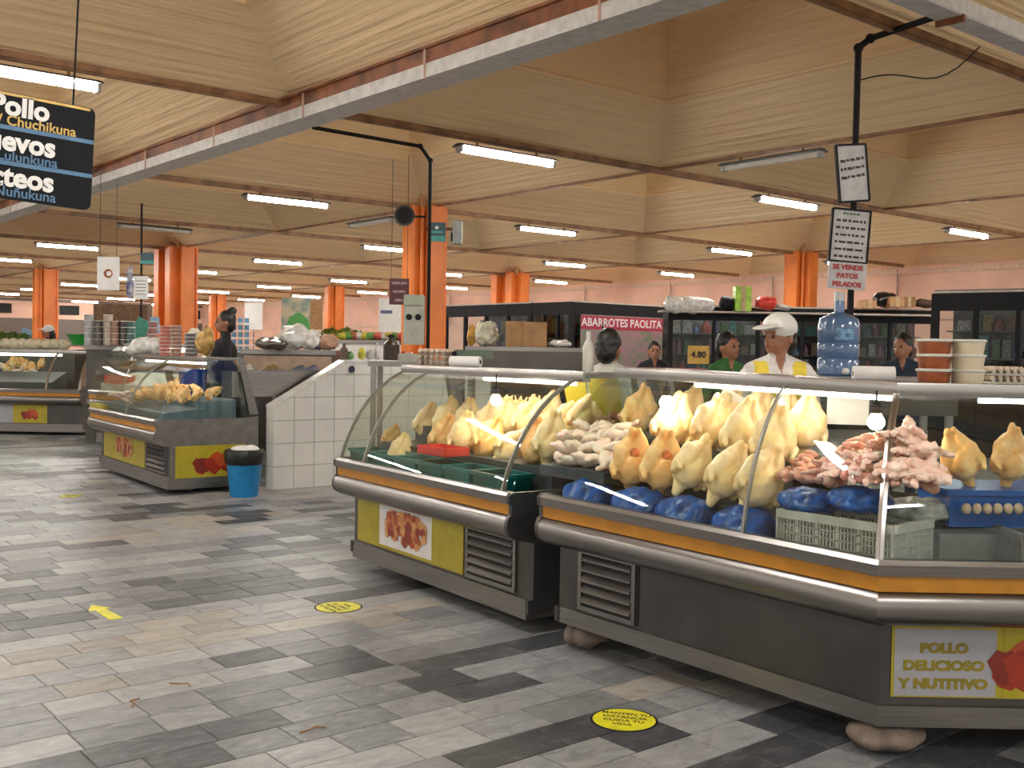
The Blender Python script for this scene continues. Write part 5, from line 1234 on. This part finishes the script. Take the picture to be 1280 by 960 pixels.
# blue bottle crate stack behind the woman in dark
t = thing('bottle_rack', 'rack of small blue topped bottles right of the woman in dark', 'rack', atd(302, 440, 15), VIEW)
t.location.z = 0; z0 = atd(302, 440, 15).z
MB().box((0, 0, z0/2), (.3, .3, z0)).build('stand', STEELD, t)
for r_ in range(5):
    MB().box((0, 0, z0+r_*.10), (.3, .3, .012)).build('shelf', WHITE, t)
    for c_ in range(3): MB().cyl((-.09+c_*.09, -.08, z0+.006+r_*.10), (-.09+c_*.09, -.08, z0+.075+r_*.10), .032, None, 8).build('bottle', mat('blue_bottle', (.10, .26, .42), .4), t)
# mural and white board
t, w_, h_ = sign(352, 372, 395, 425, 34, mat('mural_print', (.14, .20, .18), .6, var=.6, scale=2.2, col2=(.40, .34, .24), cr=(.42, .58)), 'painted mural banner with a green hill at the far wall', wires=False, cat='mural', name='mural', legs=True)
MB().prism([(-.45, -.5), (.45, -.5), (.3, .0), (0, .22), (-.3, .05)], -.03, -.01, 'y').build('green_hill', mat('mural_green', (.06, .26, .06), .6), t)
t, w_, h_ = sign(306, 378, 328, 412, 30, PAPER, 'white panel between the far columns', wires=False, cat='board', name='notice_board', legs=True)
t, w_, h_ = sign(474, 373, 508, 415, 20, WHITE, 'white board with blue heading left of the tall orange column', wires=False, cat='board', name='white_board', legs=True)
MB().box((-.12, -.01, .06), (.22, .004, .06)).build('heading', mat('heading_blue', (.10, .12, .25), .5), t)
t, w_, h_ = sign(388, 375, 403, 412, 30, CARD, 'tan board left of the slim orange column', wires=False, cat='board', name='tan_board', legs=True)

# ------------------------------------------------------------------ floor stickers and litter
def sticker(px, py, label, r, words):
    p = atz(px, py, 0); t = thing('floor_sticker', label, 'sticker', (p.x, p.y, .0005), VIEW-.0)
    MB().cyl((0, 0, 0), (0, 0, .0012), r, None, 40).build('rim', BLACK, t); MB().cyl((0, 0, 0.0012), (0, 0, .0016), r*.93, None, 40).build('face', mat('sticker_yellow', (.74, .70, .02), .45), t)
    for k, s_ in enumerate(words): text(s_, r*.26, INK, t, (0, r*(.48-.30*k), .0022), (0, 0, 0), ext=.0002, bold=.0006)
    return t
W4 = ('MANTEN TU', 'DISTANCIA', 'CUIDA TU', 'VIDA')
a, c = atz(738, 900), atz(822, 900); r1 = (c-a).length/2
t = sticker(780, 900, 'round yellow distance sticker nearest the camera', r1, W4); t.rotation_euler = (0, 0, VIEW-.25)
t = sticker(423, 759, 'round yellow floor sticker left of the middle case', r1*1.0, W4); t.rotation_euler = (0, 0, VIEW+2.2)
t = sticker(88, 620, 'worn yellow floor sticker near the left case', r1*.8, W4)
p0, p1 = atz(114, 756), atz(146, 774); d = (p1-p0); L_ = d.length
ar = MB(); ar.prism([(0, 0), (L_*.36, .06), (L_*.36, .028), (L_, .034), (L_, -.034), (L_*.36, -.028), (L_*.36, -.06)], 0, .0015, 'z')
ar.build('arrow_sticker', mat('sticker_yellow', (.74, .70, .02)), None, (p0.x, p0.y, .0004), (0, 0, math.atan2(d.y, d.x)), label='yellow arrow sticker on the floor at left', cat='sticker')
for k, (px, py) in enumerate(((212, 855), (375, 917), (165, 885))):
    p = atz(px, py); MB().tube([(0, 0, .004), (.03, .02, .006), (.05, .06, .004), (.09, .05, .004)], .003, 5).build('straw_scrap', mat('straw', (.32, .17, .07), .8), None, p, (0, 0, k), label='thin brown straw scrap on the floor, %s from the left' % ('second', 'third', 'first')[k], cat='scrap')
